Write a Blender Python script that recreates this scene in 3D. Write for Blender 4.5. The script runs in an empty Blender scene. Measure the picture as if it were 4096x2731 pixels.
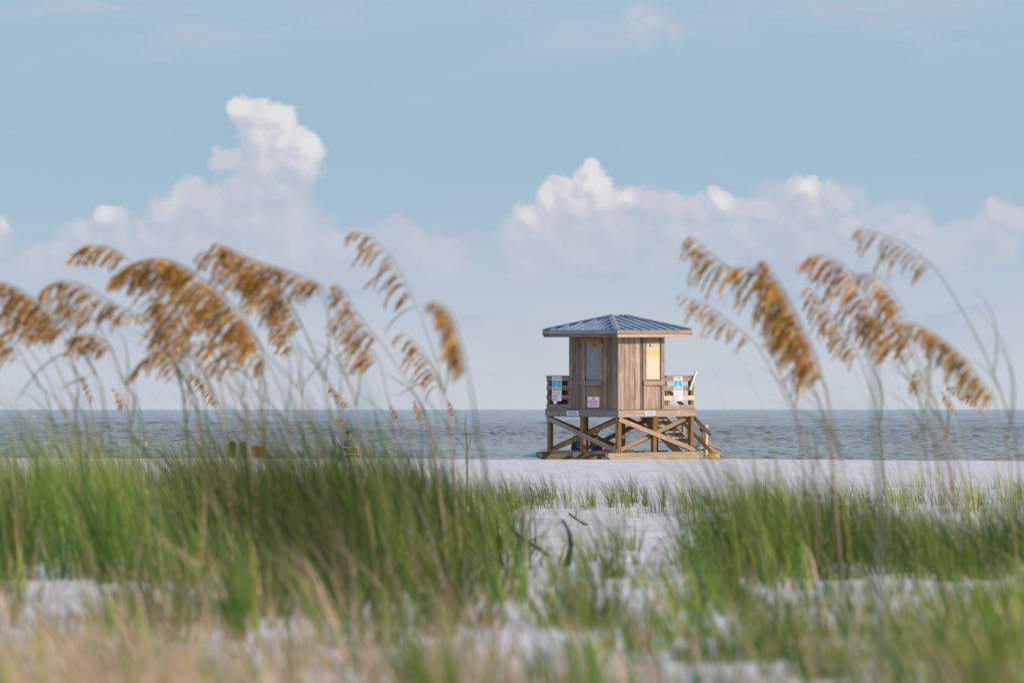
import bpy, bmesh, math, random
import numpy as np
from mathutils import Vector, Matrix
R = math.radians
random.seed(7); rng = np.random.default_rng(11)
sc = bpy.context.scene
col = sc.collection
F = 22755.6; CX = 2048.0; HY = 1636.0        # 200 mm lens on a 36 mm sensor, eye at the origin looking along +Y

# ------------------------------------------------------------------ camera
cd = bpy.data.cameras.new('camera'); cam = bpy.data.objects.new('camera', cd); col.objects.link(cam)
cd.lens = 200; cd.sensor_width = 36; cam.rotation_euler = (R(90), 0, 0)
cd.shift_y = (HY - 1365.5) / 4096
cd.clip_start = 0.3; cd.clip_end = 60000
cd.dof.use_dof = True; cd.dof.focus_distance = 178; cd.dof.aperture_fstop = 6.6
sc.camera = cam

# ------------------------------------------------------------------ small helpers
def tag(o, label=None, cat=None, group=None, kind=None):
    if label: o['label'] = label
    if cat: o['category'] = cat
    if group: o['group'] = group
    if kind: o['kind'] = kind
    return o
def empty(name, loc, rz=0.0):
    o = bpy.data.objects.new(name, None); col.objects.link(o); o.location = loc
    o.rotation_euler = (0, 0, rz); o.empty_display_size = .2
    return o
def srgb(r, g, b):
    f = lambda c: (c/255/12.92) if c/255 <= .04045 else ((c/255+.055)/1.055)**2.4
    return (f(r), f(g), f(b), 1)

def mesh_np(name, V, Fc, mat=None, parent=None, colr=None, smooth=False):
    """V (n,3); Fc (m,k) all faces same size; colr (n,4) per-vertex colour attribute 'tint'"""
    V = np.asarray(V, np.float32); Fc = np.asarray(Fc, np.int32)
    me = bpy.data.meshes.new(name)
    me.vertices.add(len(V)); me.vertices.foreach_set('co', V.ravel())
    m, k = Fc.shape
    me.loops.add(m*k); me.loops.foreach_set('vertex_index', Fc.ravel())
    me.polygons.add(m); me.polygons.foreach_set('loop_start', np.arange(0, m*k, k, dtype=np.int32))
    me.polygons.foreach_set('loop_total', np.full(m, k, np.int32))
    if smooth: me.polygons.foreach_set('use_smooth', np.ones(m, bool))
    me.update(calc_edges=True); me.validate()
    if colr is not None:
        a = me.color_attributes.new('tint', 'FLOAT_COLOR', 'POINT')
        a.data.foreach_set('color', np.asarray(colr, np.float32).ravel())
    if mat: me.materials.append(mat)
    o = bpy.data.objects.new(name, me); col.objects.link(o)
    if parent: o.parent = parent
    return o

class MB:
    """collects simple solids and links them as ONE mesh"""
    def __init__(s): s.v = []; s.f = []; s.c = []
    def add(s, V, Fs, c=(1, 1, 1, 1)):
        n = len(s.v); s.v += [tuple(p) for p in V]; s.f += [tuple(i+n for i in f) for f in Fs]; s.c += [c]*len(V)
    def box(s, lo, hi, c=(1, 1, 1, 1), M=None, b=0.0):
        x0, y0, z0 = lo; x1, y1, z1 = hi
        if b <= 0:
            P = [(x0,y0,z0),(x1,y0,z0),(x1,y1,z0),(x0,y1,z0),(x0,y0,z1),(x1,y0,z1),(x1,y1,z1),(x0,y1,z1)]
            Fs = [(0,3,2,1),(4,5,6,7),(0,1,5,4),(1,2,6,5),(2,3,7,6),(3,0,4,7)]
        else:
            bm = bmesh.new(); bmesh.ops.create_cube(bm, size=1)
            for v in bm.verts:
                v.co = Vector(((x0+x1)/2+v.co.x*(x1-x0), (y0+y1)/2+v.co.y*(y1-y0), (z0+z1)/2+v.co.z*(z1-z0)))
            bmesh.ops.bevel(bm, geom=bm.edges[:], offset=b, segments=1, affect='EDGES', profile=.5)
            bm.verts.index_update()
            P = [tuple(v.co) for v in bm.verts]; Fs = [tuple(v.index for v in f.verts) for f in bm.faces]; bm.free()
        if M: P = [tuple(M @ Vector(p)) for p in P]
        s.add(P, Fs, c)
    def tube(s, pts, rad, n=8, c=(1, 1, 1, 1), flat=1.0):
        pts = [Vector(p) for p in pts]; m = len(pts)
        rad = rad if hasattr(rad, '__len__') else [rad]*m
        V = []; prev = None
        for i, p in enumerate(pts):
            t = (pts[min(i+1, m-1)] - pts[max(i-1, 0)]).normalized()
            a = prev if prev is not None else (Vector((0, 0, 1)) if abs(t.z) < .9 else Vector((1, 0, 0)))
            a = (a - t*a.dot(t)).normalized(); b = t.cross(a); prev = a
            for k in range(n):
                w = 2*math.pi*k/n
                V.append(p + a*math.cos(w)*rad[i] + b*math.sin(w)*rad[i]*flat)
        Fs = [(i*n+k, i*n+(k+1) % n, (i+1)*n+(k+1) % n, (i+1)*n+k) for i in range(m-1) for k in range(n)]
        Fs += [tuple(reversed(range(n))), tuple((m-1)*n+k for k in range(n))]
        s.add(V, Fs, c)
    def build(s, name, mat, parent=None, smooth=False):
        me = bpy.data.meshes.new(name); me.from_pydata(s.v, [], s.f); me.update()
        a = me.color_attributes.new('tint', 'FLOAT_COLOR', 'POINT')
        a.data.foreach_set('color', np.array(s.c, np.float32).ravel())
        if smooth: me.polygons.foreach_set('use_smooth', np.ones(len(me.polygons), bool))
        me.materials.append(mat)
        o = bpy.data.objects.new(name, me); col.objects.link(o)
        if parent: o.parent = parent
        return o

# ------------------------------------------------------------------ node helper
class N:
    def __init__(s, tree): s.t = tree; s.n = tree.nodes; s.l = tree.links
    def new(s, typ, **kw):
        x = s.n.new(typ)
        for k, v in kw.items(): setattr(x, k, v)
        return x
    def put(s, sock, v):
        if isinstance(v, bpy.types.NodeSocket): s.l.new(v, sock)
        elif v is not None: sock.default_value = v
    def m(s, op, a, b=None, c=None, clamp=False):
        x = s.new('ShaderNodeMath', operation=op); x.use_clamp = clamp
        s.put(x.inputs[0], a); s.put(x.inputs[1], b)
        if c is not None: s.put(x.inputs[2], c)
        return x.outputs[0]
    def vm(s, op, a, b=None):
        x = s.new('ShaderNodeVectorMath', operation=op); s.put(x.inputs[0], a); s.put(x.inputs[1], b)
        return x.outputs['Value'] if op in ('DISTANCE', 'LENGTH', 'DOT_PRODUCT') else x.outputs[0]
    def ss(s, x, a, b, lo=0.0, hi=1.0):
        n = s.new('ShaderNodeMapRange', interpolation_type='SMOOTHSTEP')
        s.put(n.inputs[0], x); s.put(n.inputs[1], a); s.put(n.inputs[2], b); s.put(n.inputs[3], lo); s.put(n.inputs[4], hi)
        return n.outputs[0]
    def mix(s, f, a, b, mode='MIX'):
        n = s.new('ShaderNodeMix', data_type='RGBA', blend_type=mode)
        s.put(n.inputs[0], f); s.put(n.inputs[6], a); s.put(n.inputs[7], b); return n.outputs[2]
    def noise(s, vec, scale, detail=4, rough=.5, dist=0.0, col=False):
        n = s.new('ShaderNodeTexNoise'); s.put(n.inputs['Vector'], vec); n.inputs['Scale'].default_value = scale
        n.inputs['Detail'].default_value = detail; n.inputs['Roughness'].default_value = rough
        n.inputs['Distortion'].default_value = dist
        return n.outputs['Color' if col else 'Fac']
    def scale(s, vec, v):
        n = s.new('ShaderNodeMapping'); s.put(n.inputs[0], vec); n.inputs['Scale'].default_value = v; return n.outputs[0]
    def ramp(s, f, stops):
        n = s.new('ShaderNodeValToRGB'); s.put(n.inputs[0], f); e = n.color_ramp.elements
        while len(e) < len(stops): e.new(.5)
        for i, (p, c) in enumerate(stops): e[i].position = p; e[i].color = c
        return n.outputs[0]

def mat_base(name):
    m = bpy.data.materials.new(name); m.use_nodes = True; t = N(m.node_tree)
    b = m.node_tree.nodes['Principled BSDF']; return m, t, b

def plain(name, c, rough=.6, metal=0.0, var=.12, scale=20, bump=0.0, use_tint=False):
    m, t, b = mat_base(name); tc = t.new('ShaderNodeTexCoord').outputs['Object']
    n = t.noise(tc, scale, 5, .6)
    k = t.ss(n, .3, .7, 1-var, 1+var)
    cc = t.mix(1.0, c, t.new('ShaderNodeCombineColor').outputs[0], 'MULTIPLY')
    comb = [x for x in t.n if x.bl_idname == 'ShaderNodeCombineColor'][-1]
    for i in range(3): t.put(comb.inputs[i], k)
    if use_tint: cc = t.mix(1.0, cc, t.new('ShaderNodeVertexColor', layer_name='tint').outputs[0], 'MULTIPLY')
    t.put(b.inputs['Base Color'], cc); b.inputs['Roughness'].default_value = rough; b.inputs['Metallic'].default_value = metal
    if bump:
        bp = t.new('ShaderNodeBump'); bp.inputs['Strength'].default_value = bump; t.put(bp.inputs['Height'], n)
        t.put(b.inputs['Normal'], bp.outputs[0])
    return m

def wood(name, c1, c2, stain, axis='X', grain=1.0, stain_amt=.5, rough=.85):
    """weathered lumber, grain running along the given object axis"""
    m, t, b = mat_base(name)
    tc = t.new('ShaderNodeTexCoord').outputs['Object']
    oi = t.new('ShaderNodeObjectInfo'); tint = t.new('ShaderNodeVertexColor', layer_name='tint')
    off = t.vm('MULTIPLY', oi.outputs['Random'], (37.0, 19.0, 53.0))
    sepa = t.new('ShaderNodeSeparateColor'); t.put(sepa.inputs[0], tint.outputs[0])
    off2 = t.vm('MULTIPLY', sepa.outputs[0], (131.0, 77.0, 91.0))
    p = t.vm('ADD', t.vm('ADD', tc, off), off2)
    s = {'X': (1.2, 26, 26), 'Y': (26, 1.2, 26), 'Z': (15, 15, 1.0)}[axis]
    s2 = {'X': (.6, 5, 5), 'Y': (5, .6, 5), 'Z': (5, 5, .6)}[axis]
    g = t.noise(t.scale(p, s), grain, 6, .65, .3)
    st = t.noise(t.scale(p, s2), 1.4, 4, .6, .6)
    kn = t.noise(p, 3.2, 2, .5); wh = t.noise(t.vm('ADD', p, (9.0, 4.0, 2.0)), 2.3, 5, .65)
    cc = t.mix(t.ss(g, .3, .7), c1, c2)
    cc = t.mix(t.m('MULTIPLY', t.ss(st, .48, .72), stain_amt), cc, stain)
    cc = t.mix(t.m('MULTIPLY', t.ss(kn, .66, .74), .5), cc, (stain[0]*.4, stain[1]*.4, stain[2]*.4, 1))
    cc = t.mix(t.m('MULTIPLY', t.ss(wh, .52, .72), .45), cc, (min(1, c2[0]*1.35), min(1, c2[1]*1.4), min(1, c2[2]*1.5), 1))
    cc = t.mix(1.0, cc, tint.outputs[0], 'MULTIPLY')
    t.put(b.inputs['Base Color'], cc); b.inputs['Roughness'].default_value = rough
    b.inputs['Specular IOR Level'].default_value = .2
    bp = t.new('ShaderNodeBump'); bp.inputs['Strength'].default_value = .35; bp.inputs['Distance'].default_value = .01
    t.put(bp.inputs['Height'], g); t.put(b.inputs['Normal'], bp.outputs[0])
    return m

def leafy(name, rough=.55, transl=.35, var=.25):
    m = bpy.data.materials.new(name); m.use_nodes = True; t = N(m.node_tree)
    b = t.n['Principled BSDF']; out = t.n['Material Output']
    tint = t.new('ShaderNodeVertexColor', layer_name='tint').outputs[0]
    tc = t.new('ShaderNodeTexCoord').outputs['Object']
    k = t.noise(tc, 9, 3, .5)
    cc = t.mix(t.m('MULTIPLY', t.ss(k, .35, .7), var), tint, (tint_dark[0], tint_dark[1], tint_dark[2], 1))
    t.put(b.inputs['Base Color'], cc); b.inputs['Roughness'].default_value = rough
    b.inputs['Specular IOR Level'].default_value = .25
    tr = t.new('ShaderNodeBsdfTranslucent'); t.put(tr.inputs[0], cc)
    mx = t.new('ShaderNodeMixShader'); mx.inputs[0].default_value = transl
    t.l.new(b.outputs[0], mx.inputs[1]); t.l.new(tr.outputs[0], mx.inputs[2]); t.l.new(mx.outputs[0], out.inputs[0])
    return m
tint_dark = (.06, .08, .015)

# ------------------------------------------------------------------ ground height field
def _lat(ix, iy):
    h = np.sin(ix*127.1 + iy*311.7)*43758.5453
    return h - np.floor(h)
def vnoise(x, y):
    ix = np.floor(x); iy = np.floor(y); fx = x-ix; fy = y-iy
    fx = fx*fx*(3-2*fx); fy = fy*fy*(3-2*fy)
    a = _lat(ix, iy); b = _lat(ix+1, iy); c = _lat(ix, iy+1); d = _lat(ix+1, iy+1)
    return (a+(b-a)*fx)*(1-fy) + (c+(d-c)*fx)*fy - .5
def fbm(x, y, o=4):
    s = 0; a = 1
    for i in range(o): s = s + a*vnoise(x+17.3*i, y-9.1*i); x = x*2.03; y = y*2.03; a *= .5
    return s
PD = np.array([-80, 0, 5, 8, 11, 15, 20, 27, 35, 45, 60, 80, 120, 150, 178, 186, 196, 215, 260])
PH = np.array([.55, .55, .55, .56, .60, .68, .75, .82, .95, 1.1, 1.25, 1.40, 1.50, 1.53, 1.57, 1.60, 1.85, 2.6, 4.0])
def ground(x, y):
    x = np.asarray(x, float); y = np.asarray(y, float)
    z = -(np.interp(y-1, PD, PH)+np.interp(y+1, PD, PH))/2
    near = np.clip((150-y)/60, 0, 1)
    sc_ = .35 + .65*np.clip(y/60, 0, 1)
    z = z + near*sc_*(.16*fbm(x*.16+3, y*.09, 3) + .07*fbm(x*.7, y*.5+4, 3))
    z = z + .012*fbm(x*3.1, y*2.2, 3)*np.clip(y/25, .3, 1)
    z = z + (1-near)*.03*fbm(x*.5, y*.25, 3) + .030*fbm(x*1.7+9, y*.8, 3)*np.clip((y-25)/25, 0, 1)*np.clip((190-y)/30, .2, 1)
    # hummock crests that show as bright sand edges
    def ridge(y0, w, amp, x0, x1, soft, skew=0.0):
        m = 1/(1+np.exp(-(x-x0)/soft)) * 1/(1+np.exp((x-x1)/soft))
        yy = (y - y0 - skew*(x-(x0+x1)/2))/w
        return amp*m*np.where(yy < 0, np.exp(-(yy/1.5)**2), np.exp(-(yy/.6)**2))
    z = z + ridge(37, 3.0, .13, 1.2, 5.0, .3, .9) + ridge(31, 2.5, .07, -3.6, -1.4, .3)
    z = z + ridge(63, 4, .12, 3.8, 8.0, .5, .6) + ridge(62, 4, .10, .3, 3.0, .4)
    z = z - .0075*np.clip(x-4.5, 0, 60)*np.clip((y-120)/50, 0, 1)*np.clip((220-y)/20, 0, 1)
    return z
def gz(x, y): return float(ground(np.array([x]), np.array([y]))[0])
DS = np.concatenate([np.linspace(7, 60, 420), np.linspace(60.2, 190, 380)])
def hit(px, py):
    """ground point under a direction of view, arrays in, (x, y, z) out"""
    px = np.atleast_1d(px).astype(float); py = np.atleast_1d(py).astype(float)
    X = (px[:, None]-CX)/F*DS[None]; Y = np.broadcast_to(DS[None], X.shape)
    Z = -(py[:, None]-HY)/F*DS[None]
    below = Z <= ground(X, Y)
    k = np.where(below.any(1), below.argmax(1), len(DS)-1)
    d = DS[k]; x = (px-CX)/F*d
    return x, d, ground(x, d)
def pw(px, py, d): return ((px-CX)/F*d, d, (HY-py)/F*d)

# ------------------------------------------------------------------ sand sheet
def make_ground():
    rows = np.concatenate([np.linspace(-80, 2, 20), np.linspace(3, 60, 420), np.linspace(60.2, 150, 300)[0:], np.linspace(150.4, 200, 220), np.linspace(202, 260, 30)])
    t = np.concatenate([-np.geomspace(3.5, .14, 40), np.linspace(-.135, .135, 460), np.geomspace(.14, 3.5, 40)])
    Yg, T = np.meshgrid(rows, t, indexing='ij')
    X = T*(np.abs(Yg)+4); Z = ground(X, Yg)
    V = np.stack([X, Yg, Z], -1).reshape(-1, 3); nc = len(t); nr = len(rows)
    i = (np.arange(nr-1)[:, None]*nc + np.arange(nc-1)[None]).ravel()
    Fc = np.stack([i, i+1, i+nc+1, i+nc], 1)
    m, tt, b = mat_base('white_sand'); tc = tt.new('ShaderNodeTexCoord').outputs['Object']
    n1 = tt.noise(tt.scale(tc, (1, .5, 1)), 1.3, 5, .6); n2 = tt.noise(tc, 40, 4, .7); n3 = tt.noise(tt.scale(tc, (1, .35, 1)), 5, 4, .6)
    c = tt.mix(tt.ss(n1, .35, .7), (.75, .75, .785, 1), (.63, .63, .655, 1))
    c = tt.mix(tt.m('MULTIPLY', tt.ss(n3, .55, .72), .35), c, (.50, .47, .44, 1))
    c = tt.mix(tt.m('MULTIPLY', tt.ss(n2, .6, .8), .3), c, (.42, .38, .35, 1))
    tt.put(b.inputs['Base Color'], c); b.inputs['Roughness'].default_value = .95; b.inputs['Specular IOR Level'].default_value = .1
    bp = tt.new('ShaderNodeBump'); bp.inputs['Strength'].default_value = .9; bp.inputs['Distance'].default_value = .03
    tt.put(bp.inputs['Height'], tt.m('ADD', tt.m('MULTIPLY', n3, 1.0), tt.m('MULTIPLY', n2, .12))); tt.put(b.inputs['Normal'], bp.outputs[0])
    return tag(mesh_np('ground', V, Fc, m, smooth=True), kind='structure')
make_ground()

# ------------------------------------------------------------------ sea
SEA = -2.3
def make_sea():
    rows = np.concatenate([np.linspace(200, 243, 30), np.arange(244, 640, .31)])
    r = [640.0]; step = .36
    while r[-1] < 5200: step *= 1.0030; r.append(r[-1]+step)
    rows = np.concatenate([rows, np.array(r), np.geomspace(5260, 40000, 120)])
    t = np.concatenate([-np.geomspace(2.5, .108, 26), np.linspace(-.104, .104, 520), np.geomspace(.108, 2.5, 26)])
    Yg, T = np.meshgrid(rows, t, indexing='ij'); X = T*Yg
    dd = np.gradient(rows)[:, None]
    dx = np.broadcast_to(np.gradient(t)[None], X.shape)*Yg
    Z = np.zeros_like(X); rr = np.random.default_rng(5)
    for k in range(52):
        lam = 1.0*(5.0/1.0)**rr.random()
        ang = rr.normal(0, 1.0)
        A = .0120*lam**.42*(.5+rr.random())
        kx, ky = math.sin(ang)*2*math.pi/lam, math.cos(ang)*2*math.pi/lam
        att = np.clip((lam/np.maximum(dd, .01)-2.2)/2, 0, 1)*np.clip((lam/np.maximum(dx, .01)-2.2)/2, 0, 1)
        ph = kx*X + ky*Yg + rr.random()*6.28
        Z += A*att*(np.sin(ph) + .22*np.cos(2*ph))
    for k in range(26):
        lam = 5*(60/5)**rr.random(); ang = rr.normal(0, .6); A = .0055*lam**.75*(.5+rr.random())
        kx, ky = math.sin(ang)*2*math.pi/lam, math.cos(ang)*2*math.pi/lam
        att = np.clip((lam/np.maximum(dd, .01)-2.2)/2, 0, 1)*np.clip((Yg-350)/500, .25, 1)
        Z += A*att*np.sin(kx*X+ky*Yg+rr.random()*6.28)
    gust = .85 + .8*(fbm(X*.02, Yg*.006, 3)+.25)
    Z = Z*gust*np.clip((Yg-204)/30, 0, 1)
    V = np.stack([X, Yg, Z+SEA], -1).reshape(-1, 3); nc = len(t); nr = len(rows)
    i = (np.arange(nr-1)[:, None]*nc + np.arange(nc-1)[None]).ravel()
    Fc = np.stack([i, i+1, i+nc+1, i+nc], 1)
    m, tt, b = mat_base('sea_water'); tc = tt.new('ShaderNodeTexCoord').outputs['Object']
    n1 = tt.noise(tt.scale(tc, (1, 1, 0)), 1.6, 4, .6); n2 = tt.noise(tt.scale(tc, (.05, .012, 0)), 1.0, 3, .5)
    n3 = tt.noise(tt.scale(tc, (.35, .16, 0)), 1.0, 5, .65)
    c = tt.mix(tt.ss(n2, .35, .7), (.125, .138, .148, 1), (.115, .128, .155, 1))
    sy = tt.new('ShaderNodeSeparateXYZ'); tt.put(sy.inputs[0], tc)
    c = tt.mix(tt.ss(sy.outputs[1], 700, 240), c, (.19, .22, .21, 1))        # sandy shallows near the beach
    tt.put(b.inputs['Base Color'], c); b.inputs['Roughness'].default_value = .12; b.inputs['IOR'].default_value = 1.333
    bp = tt.new('ShaderNodeBump'); bp.inputs['Strength'].default_value = 1.0; bp.inputs['Distance'].default_value = .06
    bp2 = tt.new('ShaderNodeBump'); bp2.inputs['Strength'].default_value = 1.0; bp2.inputs['Distance'].default_value = .22
    tt.put(bp.inputs['Height'], n1); tt.put(bp2.inputs['Height'], n3)
    tt.put(bp2.inputs['Normal'], bp.outputs[0]); tt.put(b.inputs['Normal'], bp2.outputs[0])
    return tag(mesh_np('sea', V, Fc, m, smooth=True), kind='structure')
make_sea()

# ------------------------------------------------------------------ world: Nishita sky, low sky with cumulus
SUN_EL, SUN_AZ = 17.0, 108.0       # azimuth clockwise from +Y (straight out to sea): behind the camera's right shoulder
def make_world():
    w = bpy.data.worlds.new('World'); sc.world = w; w.use_nodes = True
    t = N(w.node_tree); bg = t.n['Background']
    sky = t.new('ShaderNodeTexSky', sky_type='NISHITA'); sky.sun_disc = False
    sky.sun_elevation = R(SUN_EL); sky.sun_rotation = R(SUN_AZ); sky.air_density = 1.0; sky.dust_density = 1.2; sky.ozone_density = 1.5
    d = t.new('ShaderNodeTexCoord').outputs['Generated']
    sp = t.new('ShaderNodeSeparateXYZ'); t.put(sp.inputs[0], d)
    x, y, z = sp.outputs
    ys = t.m('MAXIMUM', y, .08)
    U = t.m('MULTIPLY', t.m('DIVIDE', x, ys), F/1000); V_ = t.m('MULTIPLY', t.m('DIVIDE', z, ys), F/1000)
    cv = t.new('ShaderNodeCombineXYZ'); t.put(cv.inputs[0], U); t.put(cv.inputs[1], V_)
    P = cv.outputs[0]
    B = [(955,440,52),(1010,445,66),(1105,480,74),(1055,560,85),(1140,560,60),(1138,455,42),(1150,505,42),(1225,585,68),(1185,655,105),(1050,690,125),(900,640,60),(865,660,36),
      (1000,780,125),(1120,780,110),(760,800,85),(680,860,95),(850,850,120),(1000,900,140),(1130,910,100),(620,960,105),(800,990,150),(1000,1010,150),(1180,1010,110),(1330,970,60),(1390,1000,75),
      (400,880,55),(455,875,55),(340,940,75),(470,950,60),(250,1000,75),(380,1010,105),(160,1070,70),(20,915,40),(-20,970,75),
      (2362,668,38),(2345,725,58),(2400,735,55),(2265,765,52),(2200,805,58),(2120,860,62),(2300,840,105),(2430,810,70),(2530,792,42),(2600,812,48),(2690,830,60),(2790,835,50),(2860,785,38),(2900,815,50),(2970,835,50),
      (3060,850,60),(3170,755,42),(3235,745,40),(3325,755,44),(3365,800,46),(3250,825,85),(2060,950,80),(2200,960,140),(2450,930,150),(2700,930,130),(2950,930,125),(3200,920,120),(3390,910,70),
      (3610,890,46),(3690,905,42),(3570,960,75),(3990,850,55),(4070,890,70),(2545,45,75),(2620,80,80),(2570,125,85),(2700,140,50)]
    # density group: union of soft puffs, edges broken up by noise
    g = bpy.data.node_groups.new('cloud_density', 'ShaderNodeTree')
    g.interface.new_socket('P', in_out='INPUT', socket_type='NodeSocketVector')
    g.interface.new_socket('D', in_out='OUTPUT', socket_type='NodeSocketFloat')
    q = N(g); gi = q.new('NodeGroupInput'); go = q.new('NodeGroupOutput')
    nz = q.noise(gi.outputs[0], 6.0, 6, .55, 0, True)
    off = q.vm('MULTIPLY', q.vm('SUBTRACT', nz, (.5, .5, .5)), (.13, .12, 0))
    pp = q.vm('ADD', gi.outputs[0], off); acc = None
    for bx, by, br in B:
        cxy = ((bx-CX)/1000, (HY-by)/1000, 0)
        f = q.m('MULTIPLY_ADD', q.vm('DISTANCE', pp, cxy), -1000.0/(br*1.12)*.1, .1)   # .1*(1-dist/r)
        f = q.m('MULTIPLY', f, 1.0)
        acc = f if acc is None else q.m('SMOOTH_MAX', acc, f, .045)
    n2 = q.noise(gi.outputs[0], 15.0, 6, .62)
    acc = q.m('ADD', acc, q.m('MULTIPLY', q.m('SUBTRACT', n2, .5), .10))
    q.put(go.inputs[0], acc)
    def dens(p):
        gn = t.new('ShaderNodeGroup'); gn.node_tree = g; t.put(gn.inputs[0], p); return gn.outputs[0]
    D0 = dens(P); D1 = dens(t.vm('ADD', P, (.035, .05, 0)))
    front = t.m('GREATER_THAN', y, .2)
    high = t.ss(V_, .45, .85)                           # cloud tops crisp, lower parts melt into the haze
    soft = t.m('ADD', t.m('MULTIPLY_ADD', high, -.055, .09), t.ss(V_, 1.38, 1.46, 0, .14))
    alpha = t.ss(D0, -.008, soft)
    # wide pale mass of thinner cloud under and between the bright heads
    wide = None; wob = t.vm('ADD', P, t.vm('MULTIPLY', t.vm('SUBTRACT', t.noise(P, 3.5, 6, .55, 0, True), (.5, .5, .5)), (.22, .22, 0)))
    for bx, by, br in [(900,930,230),(700,1010,260),(1080,800,190),(1150,1000,260),(500,1080,220),(330,1040,170),(150,1130,160),(1400,1060,190),(1600,980,150),(1750,1040,130),(2150,980,190),(2330,930,230),(2600,950,220),(2850,930,210),(3120,900,200),(3330,900,190),(3600,960,180),(3850,1000,160),(4000,940,150)]:
        f = t.m('MULTIPLY_ADD', t.vm('DISTANCE', wob, ((bx-CX)/1000, (HY-by)/1000, 0)), -1000.0/br, 1.0)
        wide = f if wide is None else t.m('SMOOTH_MAX', wide, f, .15)
    relief = t.m('SUBTRACT', D0, D1)
    lit = t.ss(relief, -.03, .05)
    def blobs(L):
        a = None
        for bx, by, br in L:
            f = t.ss(t.vm('DISTANCE', P, ((bx-CX)/1000, (HY-by)/1000, 0)), br/1000*1.15, br/1000*.1)
            a = f if a is None else t.m('MAXIMUM', a, f)
        return a
    bright = blobs([(1110,500,210),(1235,590,130),(2370,730,190),(2180,810,130),(2500,800,60),(2880,805,75),(3230,750,60),(2570,60,120),(420,850,70),(20,900,40),(700,800,60),(960,430,120),(2120,880,90)])
    pink = t.ss(V_, 1.38, 1.46)
    litb = t.m('MULTIPLY', t.m('MULTIPLY_ADD', lit, .60, .40), t.m('MULTIPLY', bright, t.ss(V_, .62, .95, .55, 1)), clamp=True)
    # base sky colours by height above the horizon
    base = t.ramp(t.m('MULTIPLY', V_, .5), [(0.0, srgb(201,207,214)), (.14, srgb(194,202,213)), (.28, srgb(180,196,212)), (.38, srgb(166,192,209)), (.50, srgb(158,188,207)), (.66, srgb(157,188,208)), (.84, srgb(164,190,209)), (.93, srgb(176,194,211)), (1.0, srgb(182,196,212))])
    streak = t.noise(t.scale(P, (1.2, 5.0, 1)), 1.1, 5, .55, .4)
    veil = t.m('MULTIPLY', t.ss(streak, .42, .72), t.m('ADD', t.ss(V_, .9, .45, .12, .75), t.ss(V_, 1.25, 1.6, 0, .45)))
    sky_low = t.mix(veil, base, srgb(192,197,212))
    blue = t.noise(t.scale(P, (1.0, 4.0, 1)), 1.3, 4, .5, .2)
    bluef = t.m('MULTIPLY', t.ss(blue, .48, .70), t.m('MULTIPLY', t.ss(V_, .22, .42), t.ss(V_, 1.0, .6)))
    sky_low = t.mix(t.m('MULTIPLY', bluef, .75), sky_low, srgb(163,184,207))
    body = t.mix(lit, srgb(186,194,209), srgb(201,203,215))
    body = t.mix(litb, body, srgb(233,229,229)); body = t.mix(t.m('MULTIPLY', pink, .6), body, srgb(214,206,216))
    fade = t.m('MULTIPLY', alpha, t.m('MULTIPLY', t.ss(V_, .42, .85, 0, .90), t.ss(V_, 1.38, 1.46, 1, .75)))
    wcol = t.mix(t.ss(t.noise(P, 5.0, 5, .6), .35, .65), srgb(186,195,210), srgb(198,202,214))
    sky2 = t.mix(t.m('MULTIPLY', t.ss(wide, .0, .30), t.ss(V_, .42, .62, 0, .72)), sky_low, wcol)
    low = t.mix(t.m('MULTIPLY', fade, front), sky2, body)
    # dim big clouds round the rest of the sky, so that the light is the soft light of a part-cloudy evening
    el = t.new('ShaderNodeMath', operation='ARCSINE'); t.put(el.inputs[0], z)
    nish = t.mix(1.0, sky.outputs[0], (.15, .15, .15, 1), 'MULTIPLY')
    cb = t.noise(t.scale(d, (2, 2, 5)), 1.5, 6, .55)
    veilc = t.m('MULTIPLY', t.ss(cb, .36, .62), .75)
    up = t.mix(veilc, nish, (1.05, 1.08, 1.20, 1))
    k = t.ss(el.outputs[0], R(5), R(38))
    k0 = t.ss(z, .0, -.02)
    def ground_dim(c): return t.mix(t.m('MULTIPLY', k0, .9), c, (.35, .38, .42, 1))
    t.put(bg.inputs[0], t.mix(k, ground_dim(sky_low), up)); bg.inputs[1].default_value = 1.0
    bg2 = t.new('ShaderNodeBackground'); t.put(bg2.inputs[0], low); bg2.inputs[1].default_value = 1.0
    # the costly cumulus is only worked out in the low part of the sky where these clouds stand
    box = t.m('MULTIPLY', t.m('MULTIPLY', front, t.m('GREATER_THAN', V_, .41)), t.m('MULTIPLY', t.m('LESS_THAN', V_, 1.79), t.m('LESS_THAN', t.m('ABSOLUTE', U), 2.4)))
    ms = t.new('ShaderNodeMixShader'); t.put(ms.inputs[0], box)
    t.l.new(bg.outputs[0], ms.inputs[1]); t.l.new(bg2.outputs[0], ms.inputs[2]); t.l.new(ms.outputs[0], t.n['World Output'].inputs[0])
    return w
make_world()
ld = bpy.data.lights.new('sun', 'SUN'); sun = bpy.data.objects.new('sun', ld); col.objects.link(sun)
ld.energy = 3.2; ld.angle = R(1.5); ld.color = (1.0, .80, .64)
az, el = R(SUN_AZ), R(SUN_EL)
sd = Vector((math.sin(az)*math.cos(el), math.cos(az)*math.cos(el), math.sin(el)))
sun.rotation_euler = (-sd).to_track_quat('-Z', 'Y').to_euler(); sun.location = sd*50

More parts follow.
